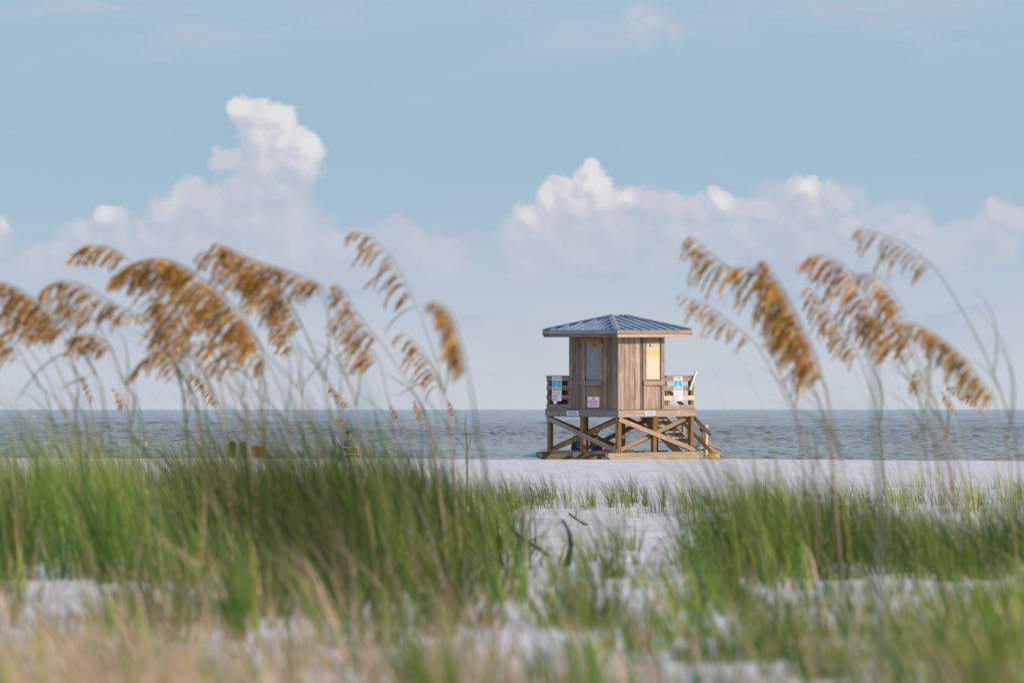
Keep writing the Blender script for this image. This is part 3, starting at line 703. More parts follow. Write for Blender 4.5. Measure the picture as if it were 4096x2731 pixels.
def person(name_label, loc, rz, scale=1.0, lean=-.15, arm='raised', shirt=M_bshirt, skin=M_skin, hair=M_hair, hat=False, group=None, leg='out'):
    """a seated person facing local +X, pelvis about .2 above the sand"""
    P = empty('person', loc, rz); P.scale = (scale,)*3; tag(P, name_label, 'person', group)
    v = []; e = []; r = []
    def a(p, rad, par=None):
        v.append(p); r.append(rad)
        if par is not None: e.append((par, len(v)-1))
        return len(v)-1
    l = lean
    pel = a((0, 0, .20), (.15, .12)); wa = a((l*.25, 0, .36), (.14, .10), pel); ch = a((l*.7, 0, .55), (.16, .11), wa)
    nb = a((l, 0, .67), (.075, .07), ch); nk = a((l+.015, 0, .735), .052, nb)
    hd0 = a((l+.03, 0, .80), (.066, .075), nk); hd1 = a((l+.03, 0, .875), (.078, .092), hd0); hd2 = a((l+.02, 0, .93), (.055, .06), hd1)
    a((l+.125, 0, .845), .014, hd0)                                      # nose
    for s in (-1, 1):
        a((l+.02, s*.088, .85), .013, hd0)                               # ears
        sh = a((l*.95, s*.175, .62), .062, nb)
        if arm == 'raised' and s == -1: el_, wr = (l+.16, s*.23, .42), (l+.34, s*.14, .60)
        elif arm == 'fwd': el_, wr = (l+.20, s*.22, .42), (l+.42, s*.14, .36)
        else: el_, wr = (l+.10, s*.25, .38), (l+.32, s*.17, .38)
        eb = a(el_, .040, sh); w_ = a(wr, .027, eb)
        d = (Vector(wr)-Vector(el_)).normalized(); palm = Vector(wr)+d*.06; pm = a(tuple(palm), (.034, .018), w_)
        up = Vector((0, 1, 0)); 
        for k, L in enumerate((.065, .075, .07, .055)):
            f0 = palm + d*.02 + up*(k-1.5)*.019; f1 = f0 + d*L*.5 + Vector((0, 0, -.01)); f2 = f1 + d*L*.4 + Vector((0, 0, -.03))
            i = a(tuple(f1), .0085, pm); a(tuple(f2), .007, i)
        th = palm - d*.02 + up*(-s)*.035; i = a(tuple(th), .010, pm); a(tuple(th + d*.035), .008, i)
        hp = a((.04, s*.09, .19), .09, pel)
        if leg == 'out': kn, an = (.42, s*.12, .36 if s > 0 else .26), (.78, s*.13, .10)
        else: kn, an = (.40, s*.13, .42), (.62, s*.13, .08)
        k_ = a(kn, .058, hp); an_ = a(an, .036, k_)
        he = a((an[0]+.03, an[1], an[2]-.035), .034, an_); a((an[0]+.11, an[1], an[2]+.06), (.036, .020), he); 
    skin_mesh('body', v, e, r, skin, P)
    # shirt: torso and short sleeves over the body
    sv = [(0, 0, .22), (l*.25, 0, .36), (l*.7, 0, .55), (l*.98, 0, .655)]; se = [(0, 1), (1, 2), (2, 3)]; sr = [(.165, .135), (.155, .115), (.175, .125), (.095, .085)]
    for s in (-1, 1):
        n = len(sv); A = Vector((l*.95, s*.175, .62)); Bp = Vector(v[[i for i, q in enumerate(v) if abs(q[1]-s*.175) < 1e-6 and abs(q[2]-.62) < 1e-6][0]+1])
        sv += [tuple(A), tuple(A.lerp(Bp, .6))]; sr += [.076, .060]; se += [(3, n), (n, n+1)]
    skin_mesh('shirt', sv, se, sr, shirt, P)
    shv = [(.0, 0, .19)]; she = []; shr = [(.165, .125)]
    for s in (-1, 1):
        n = len(shv); kn = Vector((.42, s*.12, .31)); hp = Vector((.04, s*.09, .19))
        shv += [tuple(hp), tuple(hp.lerp(kn, .6))]; shr += [.10, .085]; she += [(0, n), (n, n+1)]
    skin_mesh('shorts', shv, she, shr, M_shorts, P)
    bm = bmesh.new(); bmesh.ops.create_uvsphere(bm, u_segments=16, v_segments=10, radius=1)
    for q in bm.verts:
        c = q.co.copy(); c.z = max(c.z, -.35 if c.x < .1 else .15)
        q.co = Vector((l+.005+c.x*.103, c.y*.092, .885+c.z*.098))
    me = bpy.data.meshes.new('hair'); bm.to_mesh(me); bm.free(); me.materials.append(hair)
    for p in me.polygons: p.use_smooth = True
    h = bpy.data.objects.new('hair', me); col.objects.link(h); h.parent = P
    if hat:
        mb = MB(); n = 20; V = []
        for rr_, zz in ((.17, .905), (.165, .915), (.10, .925), (.095, 1.0), (.05, 1.015), (.001, 1.017)):
            V += [(l+.01+rr_*math.cos(2*math.pi*k/n), rr_*math.sin(2*math.pi*k/n), zz) for k in range(n)]
        mb.add(V, [(i*n+k, i*n+(k+1) % n, (i+1)*n+(k+1) % n, (i+1)*n+k) for i in range(5) for k in range(n)]+[tuple(reversed(range(n)))])
        mb.build('hat', M_hatb, P, True)
    return P
def chair(loc, rz, canvas, label, group='beach chairs', text=False, domed=.07, w=.50, hs=1.0):
    """low beach chair facing local +X"""
    C = empty('beach_chair', loc, rz); C.scale = (1, 1, hs); tag(C, label, 'beach chair', group)
    mb = MB(); nb_, nh = 12, 8; V = []
    for f in (0, 1):
        for j in range(nh+1):
            for i in range(nb_+1):
                s = i/nb_*2-1; t = j/nh
                zz = .16+t*.52+(domed*(1-abs(s)**2.5) if j == nh else 0)*1.0
                V.append((-.06-.30*t-.03*math.sin(math.pi*t)*(1-s*s)-f*.012, s*w/2, zz))
    n1 = (nb_+1)*(nh+1); idx = lambda f, j, i: f*n1+j*(nb_+1)+i; Fs = []
    for j in range(nh):
        for i in range(nb_):
            Fs.append((idx(0,j,i), idx(0,j,i+1), idx(0,j+1,i+1), idx(0,j+1,i))); Fs.append((idx(1,j,i+1), idx(1,j,i), idx(1,j+1,i), idx(1,j+1,i+1)))
    for i in range(nb_): Fs.append((idx(0,nh,i), idx(0,nh,i+1), idx(1,nh,i+1), idx(1,nh,i)))
    for j in range(nh):
        Fs.append((idx(0,j,0), idx(0,j+1,0), idx(1,j+1,0), idx(1,j,0))); Fs.append((idx(0,j+1,nb_), idx(0,j,nb_), idx(1,j,nb_), idx(1,j+1,nb_)))
    mb.add(V, Fs); bk = mb.build('backrest', canvas, C, True)
    if text:
        mb = MB()
        for z, wd in ((.44, .24), (.36, .2)):
            x = -.06-.30*(z-.16)/.52-.05; mb.box((x, -wd/2, z-.018), (x+.006, wd/2, z+.018))
        mb.build('printed_band', plain('faded_blue_print', (.03,.07,.24,1)), bk)
    mb = MB(); mb.box((-.05, -w/2, .14), (.42, w/2, .165), b=.01); mb.build('seat', canvas, C)
    for s in (-1, 1):
        mb = MB(); y = s*(w/2+.02)
        mb.tube([(-.37, y, .70), (-.05, y, .15), (.44, y, .15), (.44, y, .0)], .012, 8)
        mb.tube([(-.16, y, .36), (.36, y, .38), (.36, y, .15)], .012, 8); mb.tube([(-.02, y, .15), (-.18, y, .0)], .012, 8)
        mb.build('frame', M_pvc, C)
    return C
def at(px, d, dz=0): x = (px-CX)/F*d; return (x, d, gz(x, d)+dz)
H = math.pi/2
# under / beyond the tower
chair(at(2313, 184.5), H+.15, M_navy, 'navy beach chair with faded print seen under the hut beside the middle left post', text=True)
person('person in a teal shirt in the navy chair under the left side of the hut', at(2314, 184.5, .0), H+.15, 1.0, -.26, 'rest', M_teal, M_skin, group='people on the beach')
chair(at(2392, 185.5), H-.3, M_navy, 'plain navy beach chair with a white frame beside a crimson towel', w=.40)
person('dark haired person in the plain navy chair behind the crossed braces', at(2396, 185.6), H-.3, .98, -.22, 'rest', M_teal, M_skin, group='people on the beach')
def towel(name, px, d, w, h, dep, mat, label, cat, rz=0.0, z0=0.0):
    nx, ny = 14, 10; V = []; rr = random.Random(int(px))
    for j in range(ny+1):
        for i in range(nx+1):
            s = i/nx*2-1; t = j/ny*2-1
            hh = h*max(0, (1-abs(s)**3))**.6*max(0, 1-abs(t)**2.5)**.6
            V.append((s*w/2+rr.uniform(-.01, .01), t*dep/2, z0+hh*(.9+.1*math.sin(7*s+2*t)+rr.uniform(-.04, .04))))
    n = (nx+1)*(ny+1); V += [(x, y, -.01) for x, y, z in V]
    ix = lambda j, i: j*(nx+1)+i
    Fs = [(ix(j,i), ix(j,i+1), ix(j+1,i+1), ix(j+1,i)) for j in range(ny) for i in range(nx)]
    Fs += [(n+ix(j,i), n+ix(j+1,i), n+ix(j+1,i+1), n+ix(j,i+1)) for j in range(ny) for i in range(nx)]
    for i in range(nx): Fs += [(ix(0,i), n+ix(0,i), n+ix(0,i+1), ix(0,i+1)), (ix(ny,i+1), n+ix(ny,i+1), n+ix(ny,i), ix(ny,i))]
    for j in range(ny): Fs += [(ix(j+1,0), n+ix(j+1,0), n+ix(j,0), ix(j,0)), (ix(j,nx), n+ix(j,nx), n+ix(j+1,nx), ix(j+1,nx))]
    mb = MB(); mb.add(V, Fs); o = mb.build(name, mat, None, True); o.location = at(px, d); o.rotation_euler = (0, 0, rz)
    return tag(o, label, cat)
towel('beach_towel', 2420, 184.8, .34, .34, .3, M_mag, 'heaped crimson towel beside the plain navy chair', 'towel')
# paddle board beyond the skids
def paddle_board():
    n = 24; V = []; m = 10
    for i in range(n+1):
        t = i/n; w = .36*max(1e-3, math.sin(math.pi*min(1, t*1.02))**.55)*(.6+.4*min(1, t*3)) if 0 < i < n else .004
        rock = .03*max(0, 1-t/.35)**1.4
        for k in range(m):
            a = 2*math.pi*k/m; V.append((t*2.7, w*math.cos(a), .13+rock+.11*math.sin(a)*min(1, 7*min(t, 1-t)+.05)))
    Fs = [(i*m+k, (i+1)*m+k, (i+1)*m+(k+1) % m, i*m+(k+1) % m) for i in range(n) for k in range(m)]
    Fs += [tuple(range(m)), tuple(reversed([n*m+k for k in range(m)]))]
    mb = MB(); mb.add(V, Fs); o = mb.build('paddle_board', M_turq, None, True); o.location = at(2104, 183.5, -.03); o.rotation_euler = (0, 0, .1)
    tag(o, 'turquoise paddle board with its nose showing left of the skids', 'paddle board')
paddle_board()
# right of the tower
person('hatted person in a grey shirt sitting beyond the stair post', at(2793, 182.6), .25, 1.05, .14, 'fwd', M_gshirt, M_skin2, M_hair, True, 'people on the beach')
chair(at(2789, 182.6), .25, M_gshirt, 'low grey beach chair beyond the stair post under the hatted person')
def duffel():
    o = empty('beach_bag', at(2853, 180.6)); tag(o, 'yellow beach bag lying at the foot of the stair post', 'bag')
    mb = MB(); mb.tube([(-.20,0,.09),(-.19,0,.095),(-.15,0,.10),(.1,0,.105),(.17,0,.10),(.195,0,.10)], [.03,.065,.085,.09,.08,.045], 16); mb.build('body', M_yel, o, True)
    mb = MB(); mb.tube([(-.08,-.08,.12),(-.06,-.10,.17),(.02,-.10,.18),(.06,-.08,.12)], .008, 8); mb.build('strap', M_red, o, True)
duffel()
# left: person behind the grass, chairs, towel, buoy
person('dark haired person in a blue shirt sitting behind the left dune grass', at(1392, 186.0), .05, .92, .0, 'raised', M_bshirt, M_skin2, group='people on the beach')
chair(at(1388, 186.0), .05, M_olive, 'low olive beach chair under the person in blue')
chair(at(927, 184), H+.1, M_olive, 'rounded olive beach chair back, left one of the pair left of the orange chair', w=.25, domed=.14, hs=.70)
chair(at(978, 184.6), H-.1, M_olive, 'rounded olive beach chair back next to the orange chair', w=.22, domed=.16, hs=.66)
chair(at(1034, 184), H, M_ora, 'low orange beach chair right of the two olive chair backs', w=.42, domed=.02, hs=.60)
bo = empty('marker_buoy', ((583-CX)/F*330, 330, SEA)); tag(bo, 'small white buoy with a rust red cap floating off the left beach', 'buoy')
mb = MB(); mb.tube([(0,0,-.1),(0,0,.0),(0,0,.42),(0,0,.43)], [.07,.085,.07,.06], 12); mb.build('float_body', M_wht, bo, True)
mb = MB(); mb.tube([(0,0,.432),(0,0,.48),(0,0,.53)], [.08,.09,.02], 12); mb.build('cap', M_orr, bo, True)

# driftwood ------------------------------------------------------------
def catmull(pts, n=8):
    pts = [np.array(p, float) for p in pts]; P = [2*pts[0]-pts[1]]+pts+[2*pts[-1]-pts[-2]]; out = []
    for i in range(1, len(P)-2):
        for k in range(n):
            t = k/n; a, b, c, d = P[i-1:i+3]
            out.append(.5*((2*b)+(-a+c)*t+(2*a-5*b+4*c-d)*t*t+(-a+3*b-3*c+d)*t**3))
    out.append(pts[-1]); return np.array(out)
def stick(name, pts, d, r0, r1, mat, label, twigs=()):
    x, y, z = hit(pts[-1][0], pts[-1][1]); d = float(y[0]) if d is None else d
    c = catmull([pw(px, py, d) for px, py in pts], 6); mb = MB()
    n = len(c); mb.tube(c, list(np.linspace(r0, r1, n)*(1+.15*np.sin(np.arange(n)*2.1))), 8)
    for tw in twigs:
        c = catmull([pw(px, py, d-.05) for px, py in tw], 5); mb.tube(c, list(np.linspace(r1*.6, .004, len(c))), 6)
    return tag(mb.build(name, mat, None, True), label, 'driftwood', 'driftwood on the sand')
stick('charred_branch', [(2250,2078),(2272,2118),(2283,2170),(2276,2225),(2262,2268)], None, .007, .023, M_char, 'tall black curved branch standing in the open sand')
stick('charred_twig', [(2258,2178),(2250,2210),(2241,2235),(2236,2262)], None, .004, .010, M_char, 'short black twig beside the tall curved branch')
stick('fallen_branch', [(2030,2085),(2060,2130),(2110,2165),(2150,2190),(2195,2222)], None, .016, .012, M_drift, 'long dark branch lying left of the tall curved branch', [[(2110,2165),(2150,2150),(2170,2140)],[(2060,2130),(2050,2100)]])
stick('broken_branch', [(2275,2052),(2300,2072),(2330,2090),(2352,2100)], None, .012, .014, M_drift, 'short brown stick on the sand above the curved branch', [[(2300,2072),(2305,2050),(2300,2035)]])

# ================================================================== sea oats
M_seed = leafy('sea_oat_seed', .6, .55, .12); M_stem = leafy('sea_oat_stem', .5, .15, .2); M_blade = leafy('grass_blade', .5, .35, .25)
SEEDC = np.array([[.92,.60,.16],[.86,.50,.10],[.95,.74,.34],[.70,.38,.07],[.94,.66,.22]])
def seed_head(path, dens_, rs, spread, sweep=-.4):
    """path: world points tip -> base. Drooping branchlets carrying flat overlapping spikelets."""
    seg = np.linalg.norm(np.diff(path, axis=0), axis=1); s = np.concatenate([[0], np.cumsum(seg)]); L = s[-1]
    V = []; Fc = []; C = []; nb = max(6, int(L/.0175*dens_)); tubes = MB()
    for b in range(nb):
        if rs.random() < .07: continue
        t = min(1, max(0, (b+rs.random()*1.6-.4)/nb)); pos = np.array([np.interp(t*L, s, path[:, k]) for k in range(3)])
        p2 = np.array([np.interp(max(0, t*L-.03), s, path[:, k]) for k in range(3)])
        tan = (pos-p2); tan /= (np.linalg.norm(tan)+1e-9); tan = -tan                         # towards the tip
        bl = spread*(.20+.92*math.sin(math.pi*min(1, t*.78+.05)))*(.62+.70*rs.random())
        if rs.random() < .12: bl *= .45
        ang = rs.normal(0, .45)
        d0 = tan*.60 + np.array([-.70, math.sin(ang)*.8, .05+rs.normal(0, .12)]); d0 /= np.linalg.norm(d0)
        tgt = np.array([sweep+rs.normal(0, .17), math.sin(ang)*.35, -.85]); pts = [pos]; dd = d0.copy(); nseg = 7
        for k in range(nseg):
            dd = dd*.64+tgt*.36; dd /= np.linalg.norm(dd); pts.append(pts[-1]+dd*bl/nseg)
        pts = np.array(pts); tubes.tube([tuple(q) for q in pts[::2]], [.0012, .001, .0008, .0006][:len(pts[::2])], 3, (.45, .27, .12, 1))
        ns = max(4, int(bl/.0050*(.85+.3*rs.random()))); base = SEEDC[rs.integers(len(SEEDC))]*(.72+.55*rs.random())
        for q in range(ns):
            u = .12+.88*(q+.5*rs.random())/ns; k = u*nseg; i = min(int(k), nseg-1); c = pts[i]+(pts[i+1]-pts[i])*(k-i)
            a = (pts[i+1]-pts[i]); a = a/np.linalg.norm(a) + np.array([-.05, rs.normal(0, .3), -.22+rs.normal(0, .2)]) + rs.normal(0, .13, 3)
            a /= np.linalg.norm(a); sd_ = np.cross(a, rs.normal(0, 1, 3)); sd_ /= np.linalg.norm(sd_); nn = np.cross(a, sd_)
            l = .022*(.75+.5*rs.random())*(1.1-.45*abs(u-.6)); w = .0056*(.8+.4*rs.random())*(.55+.6*math.sin(math.pi*min(1, u*.85))); th = .0014
            n = len(V)
            V += [c, c+a*l*.4+sd_*w, c+a*l*.4-sd_*w, c+a*l, c+a*l*.45+nn*th, c+a*l*.45-nn*th]
            Fc += [(n, n+1, n+4), (n, n+4, n+2), (n+1, n+3, n+4), (n+4, n+3, n+2), (n, n+5, n+1), (n, n+2, n+5), (n+1, n+5, n+3), (n+5, n+2, n+3)]
            cc = base*(.85+.3*rs.random()); C += [(cc[0], cc[1], cc[2], 1)]*6
    return V, Fc, C, tubes
def crop(off, pts): return [(off[0]+x/1.568, off[1]+y/1.568) for x, y in pts]
CA, CB, CC = (0, 850), (900, 850), (2650, 850)
# (crop, distance, seed-head points tip->base, stem points, density, branch length m, stem tint, label, leaves)
G = (.20,.20,.10,1); PK = (.42,.27,.20,1); YG = (.36,.31,.08,1); GG = (.13,.19,.07,1)
S = [
 (CA,27,[(0,430),(70,455),(150,490),(240,545),(330,610),(430,740)],[(500,850),(590,1000),(660,1200)],1.6,.13,G,'bushy seed head at the far left, tip touching the picture edge',[[(100,1180),(240,990),(380,890),(510,860)]]),
 (CA,26,[(280,482),(330,445),(400,430),(520,450),(640,520),(740,580),(840,640)],[(950,780),(1080,920),(1140,1030),(1230,1200)],1.3,.12,G,'long low arching seed head over the bushy far left one',[[(860,620),(900,570),(960,540),(1020,545)]]),
 (CA,28,[(465,272),(510,225),(570,205),(650,205),(720,235),(800,290)],[(900,420),(1000,700),(1090,930),(1150,1200)],1.5,.10,G,'high arching seed head, left one of the two left crests',None),
 (CA,25,[(735,410),(790,350),(870,305),(960,285),(1050,290),(1150,330),(1240,390)],[(1330,560),(1400,850),(1470,1050),(1530,1250)],1.6,.13,PK,'high arching seed head just right of the left crest',None),
 (CA,25,[(1040,300),(1150,345),(1280,420),(1390,500),(1480,590),(1568,700),(1650,850)],[(1760,980),(1850,1080),(1960,1300)],1.9,.14,YG,'longest densest golden seed head sloping down through the left clump',None),
 (CA,27,[(445,785),(500,765),(570,765),(640,790),(700,850)],[(760,1020),(820,1130),(880,1270)],1.6,.10,G,'short dense seed head under the low arching one',[[(380,1110),(460,1060),(560,1030)]]),
 (CA,26,[(1010,540),(1060,590),(1120,660),(1170,740),(1200,840)],[(1270,1000),(1330,1130),(1380,1280)],1.8,.14,PK,'hanging dense golden seed head in the middle of the left clump',None),
 (CA,26,[(-30,640),(20,655),(70,700),(120,770)],[(200,880),(300,1040),(390,1250),(450,1420)],1.3,.13,PK,'pale cut-off seed head at the left edge, upper one',None),
 (CA,29,[(20,790),(60,800),(100,850),(130,900)],[(170,980),(230,1080),(310,1240)],.8,.09,G,'small pale seed head at the left edge, lower one',None),
 (CA,27,[(840,1020),(880,950),(950,895),(1030,890),(1090,940)],[(1150,1030),(1210,1150),(1250,1280)],1.0,.09,G,'thin pale curled seed head under the left clump',None),
 (CA,62,[(520,1020),(548,1060),(570,1110),(592,1180)],[(610,1260),(640,1380)],1.0,.10,YG,'tiny distant seed head left of the pair over the horizon',None),
 (CA,58,[(710,1098),(745,1125),(775,1175),(800,1230)],[(820,1300),(850,1400)],1.0,.12,YG,'tiny distant seed head touching the horizon below the left clump',None),
 (CA,52,[(1195,1010),(1240,1030),(1290,1070),(1340,1130),(1380,1200)],[(1420,1290),(1460,1400)],1.3,.14,YG,'sharp small seed head under the hanging golden one',None),
 (CA,30,[(1290,800),(1330,860),(1370,930),(1400,1010)],[(1440,1120),(1490,1300)],1.0,.09,PK,'thin seed head half hidden right of the hanging golden one',None),
 (CB,27,[(-131,240),(-60,262),(20,300),(130,345),(250,395),(350,470),(430,590),(500,740)],[(590,930),(660,1090),(720,1300)],1.4,.14,G,'big forked seed head in the middle of the left group, lower branch',None),
 (CB,27,[(-51,190),(20,215),(100,255),(200,300),(310,335),(420,370),(530,420),(620,480)],[(660,680),(710,880),(770,1060),(830,1300)],1.8,.13,PK,'big forked seed head in the middle of the left group, upper branch',[[(480,1090),(590,950),(665,830)]]),
 (CB,40,[(310,590),(340,640),(370,700),(400,770),(425,830),(445,880)],[(460,980),(480,1120),(490,1290)],1.3,.10,YG,'small hanging seed head below the big forked one',None),
 (CB,28,[(700,440),(750,490),(800,570),(850,650),(910,730),(970,800)],[(1080,960),(1160,1090),(1230,1220),(1300,1420)],1.4,.12,PK,'tall sloping seed head right of the big forked one',None),
 (CB,29,[(790,770),(840,800),(890,830),(940,880),(975,950)],[(1010,1100),(1040,1260),(1080,1480)],1.2,.11,PK,'drooping lower seed head under the tall sloping one',None),
 (CB,29,[(795,118),(860,125),(930,160),(1000,225),(1060,300),(1115,400),(1155,480),(1190,555)],[(1230,660),(1290,820),(1340,980),(1370,1120),(1410,1330)],.85,.13,PK,'highest seed head left of the hut, standing alone with open branches',[[(1000,760),(1050,680),(1120,620),(1190,590)]]),
 (CB,33,[(1085,770),(1130,758),(1180,800),(1240,860),(1290,930),(1325,1010),(1345,1100)],[(1370,1250),(1420,1450)],.9,.12,PK,'feathery small seed head below the highest one',[[(1080,1150),(1180,1090),(1300,1040)]]),
 (CB,17,[(1290,560),(1345,575),(1400,615),(1445,700),(1475,800),(1500,900),(1518,1000)],[(1545,1120),(1570,1280),(1590,1450),(1630,1640)],2.2,.055,GG,'nearest thick blurred seed head, rightmost of the left group',None),
 (CB,70,[(660,1100),(700,1125),(745,1165),(785,1220)],[(815,1290),(850,1400)],1.2,.14,YG,'sharp tiny seed head just over the horizon above the person in blue',None),
 (CB,75,[(1040,1200),(1075,1245),(1108,1305)],[(1130,1370),(1160,1470)],1.2,.10,YG,'tiny seed head on the water right of the person in blue',None),
 (CB,72,[(1190,1170),(1218,1225),(1248,1295)],[(1280,1380),(1330,1500)],1.2,.12,YG,'tiny golden seed head crossing the horizon, left of the last tiny one',None),
 (CB,70,[(1408,1185),(1440,1240),(1468,1305)],[(1490,1400),(1510,1530)],1.2,.10,YG,'last tiny golden seed head crossing the horizon before the hut',None),
 (CB,66,[(700,1270),(735,1290),(765,1345)],[(790,1420),(820,1500)],1.0,.10,YG,'tiny faint seed head on the water just above the person in blue',None),
 (CC,28,[(190,148),(235,190),(290,245),(350,300),(420,345),(500,420)],[(590,640),(670,820),(740,1020),(790,1150),(850,1350)],1.3,.14,G,'upright seed head highest above the hut side of the right group',None),
 (CC,27,[(430,345),(540,345),(630,385),(700,450),(760,560),(800,680)],[(850,850),(920,1000),(980,1180),(1040,1400)],1.3,.13,PK,'seed head between the hut-side one and the dense golden one',[[(830,1220),(860,1100),(895,990)]]),
 (CC,24,[(650,298),(690,365),(740,440),(790,530),(850,640),(900,740),(950,850),(985,950),(1008,1040)],[(1040,1150),(1070,1300),(1100,1450),(1130,1568)],1.9,.13,YG,'dense golden seed head in the middle of the right group, thick yellow stem',None),
 (CC,30,[(120,518),(200,545),(280,580),(350,620),(420,680),(490,740),(555,790)],[(620,880),(700,1020),(770,1160),(850,1320),(930,1540)],1.0,.10,PK,'lowest outstretched seed head of the right group, nearest the hut roof',[[(440,890),(500,830),(560,790)]]),
 (CC,31,[(908,460),(970,515),(1040,600),(1100,690),(1160,780),(1205,850),(1235,910)],[(1280,1040),(1330,1200),(1370,1400)],1.2,.11,G,'slim steep seed head right of the dense golden one',None),
 (CC,27,[(905,300),(950,272),(1030,272),(1110,310),(1190,375),(1250,470),(1310,580),(1370,700),(1400,780)],[(1490,900),(1560,1030),(1620,1200),(1700,1450)],1.3,.14,G,'arching seed head below the topmost one of the right group',[[(1630,1020),(1665,970),(1700,920)]]),
 (CC,28,[(1230,385),(1310,390),(1380,425),(1440,500),(1500,590),(1540,700),(1570,800),(1590,900)],[(1650,1020),(1710,1180),(1760,1350),(1800,1500)],1.0,.11,PK,'seed head just right of the arching one, its short flag tip pointing left',[[(1520,1500),(1600,1400),(1690,1285)]]),
 (CC,26,[(1235,98),(1310,118),(1400,142),(1490,178),(1570,225),(1640,285),(1710,345)],[(1780,440),(1860,570),(1950,730),(2020,870),(2080,1010),(2140,1170),(2180,1300),(2220,1450)],.75,.12,GG,'topmost seed head of all, on a long bare bowed stem at the right',None),
 (CC,25,[(1560,690),(1650,725),(1750,785),(1850,865),(1930,950),(2000,1050),(2050,1110),(2085,1180)],[(2110,1300),(2150,1420),(2180,1560)],1.9,.085,YG,'dense slanting seed head at the lower right under the bare bowed stem',None),
 (CC,48,[(1790,1090),(1850,1102),(1910,1140),(1970,1195)],[(2010,1270),(2060,1400)],1.1,.10,YG,'small seed head over the horizon at the right, right one of two',None),
 (CC,52,[(1755,1125),(1795,1165),(1835,1235)],[(1865,1320),(1900,1450)],1.1,.11,YG,'small seed head over the horizon at the right, left one of two',None),
 (CC,36,[(1600,985),(1630,1045),(1665,1110)],[(1710,1220),(1770,1420)],1.2,.08,PK,'short steep seed head left of the two small ones at the right horizon',None),
 (CA,28,[(60,560),(130,600),(200,680),(250,770)],[(330,900),(420,1100),(470,1250)],1.3,.11,YG,'lower golden head hanging under the far left pair',None),
 (CA,29,[(385,565),(460,580),(540,620),(610,690)],[(690,830),(770,1050),(810,1230)],1.2,.10,PK,'golden head between the low arching one and the short dense one',None),
 (CA,28,[(860,365),(950,400),(1035,470),(1090,560)],[(1160,760),(1240,1000),(1290,1220)],.9,.13,G,'golden head tucked under the high crest of the left clump',None),
 (CA,27,[(1120,600),(1200,680),(1255,780),(1285,880)],[(1350,1020),(1410,1240)],.9,.12,YG,'golden head hanging right of the middle one in the left clump',None),
 (CA,29,[(1180,425),(1270,470),(1360,560),(1440,660),(1500,770)],[(1590,950),(1650,1220)],.9,.12,PK,'golden head doubling the longest densest one from behind',None),
 (CA,28,[(1350,700),(1420,780),(1480,880),(1530,965)],[(1590,1100),(1640,1260)],.9,.12,G,'golden head low under the longest densest one',None),
 (CA,28,[(140,500),(215,560),(285,635),(345,700),(400,770)],[(450,900),(520,1080),(580,1250)],1.5,.11,PK,'golden head tucked just under the bushy far left one',None),
 (CA,29,[(700,645),(770,650),(850,645),(930,635),(985,690)],[(1050,830),(1110,980),(1160,1200)],.9,.06,G,'thin level seed head in the gap between the left clumps',None),
 (CA,26,[(1050,430),(1130,450),(1220,500),(1300,580),(1370,680)],[(1440,850),(1500,1050),(1560,1260)],1.0,.12,YG,'golden head right behind the hanging one in the left clump',[[(1380,950),(1300,860),(1200,820)]]),
 (CA,30,[(985,850),(1035,875),(1090,925),(1130,1000)],[(1190,1120),(1240,1260)],1.0,.10,PK,'pale faint seed head under the hanging golden one',None),
 (CB,28,[(120,335),(200,395),(290,450),(370,520),(430,620)],[(520,800),(590,1000),(650,1230)],1.5,.12,YG,'inner golden head between the two forked branches',None),
 (CB,27,[(-10,560),(80,640),(170,750),(240,870),(290,980)],[(340,1100),(385,1260)],1.3,.10,PK,'golden head hugging the underside of the longest densest one',[[(180,1050),(60,980),(-60,1000)]]),
 (CC,26,[(700,420),(770,520),(830,640),(880,760),(930,860)],[(990,1040),(1040,1250)],1.6,.12,PK,'golden head hugging the left side of the dense middle one',None),
 (CC,27,[(1270,640),(1340,660),(1400,705),(1440,790),(1475,870)],[(1540,1000),(1620,1250)],1.6,.12,G,'dense drooping head below the arching one of the right group',None),
 (CC,28,[(1360,480),(1430,520),(1490,620),(1530,730),(1560,850)],[(1620,1000),(1690,1200)],1.1,.10,YG,'faint open head behind the flag-tipped one',None),
]
def leaf_mesh(pts, d, w=.007, yamp=.05):
    c = catmull([pw(px, py, d) for px, py in pts], 6); n = len(c); t = np.linspace(0, 1, n)
    c[:, 1] += yamp*np.sin(t*math.pi); ww = w*np.sin(np.pi*np.clip(t*.9+.08, 0, 1))**.6
    V = []
    for i in range(n):
        tt_ = c[min(i+1, n-1)]-c[max(i-1, 0)]; s = np.cross(tt_, [0, 1, 0]); s /= np.linalg.norm(s)+1e-9
        V += [c[i]+s*ww[i]/2, c[i]+np.array([0, .002, 0]), c[i]-s*ww[i]/2]
    Fs = []
    for i in range(n-1): Fs += [(3*i, 3*i+1, 3*i+4, 3*i+3), (3*i+1, 3*i+2, 3*i+5, 3*i+4)]
    return V, Fs
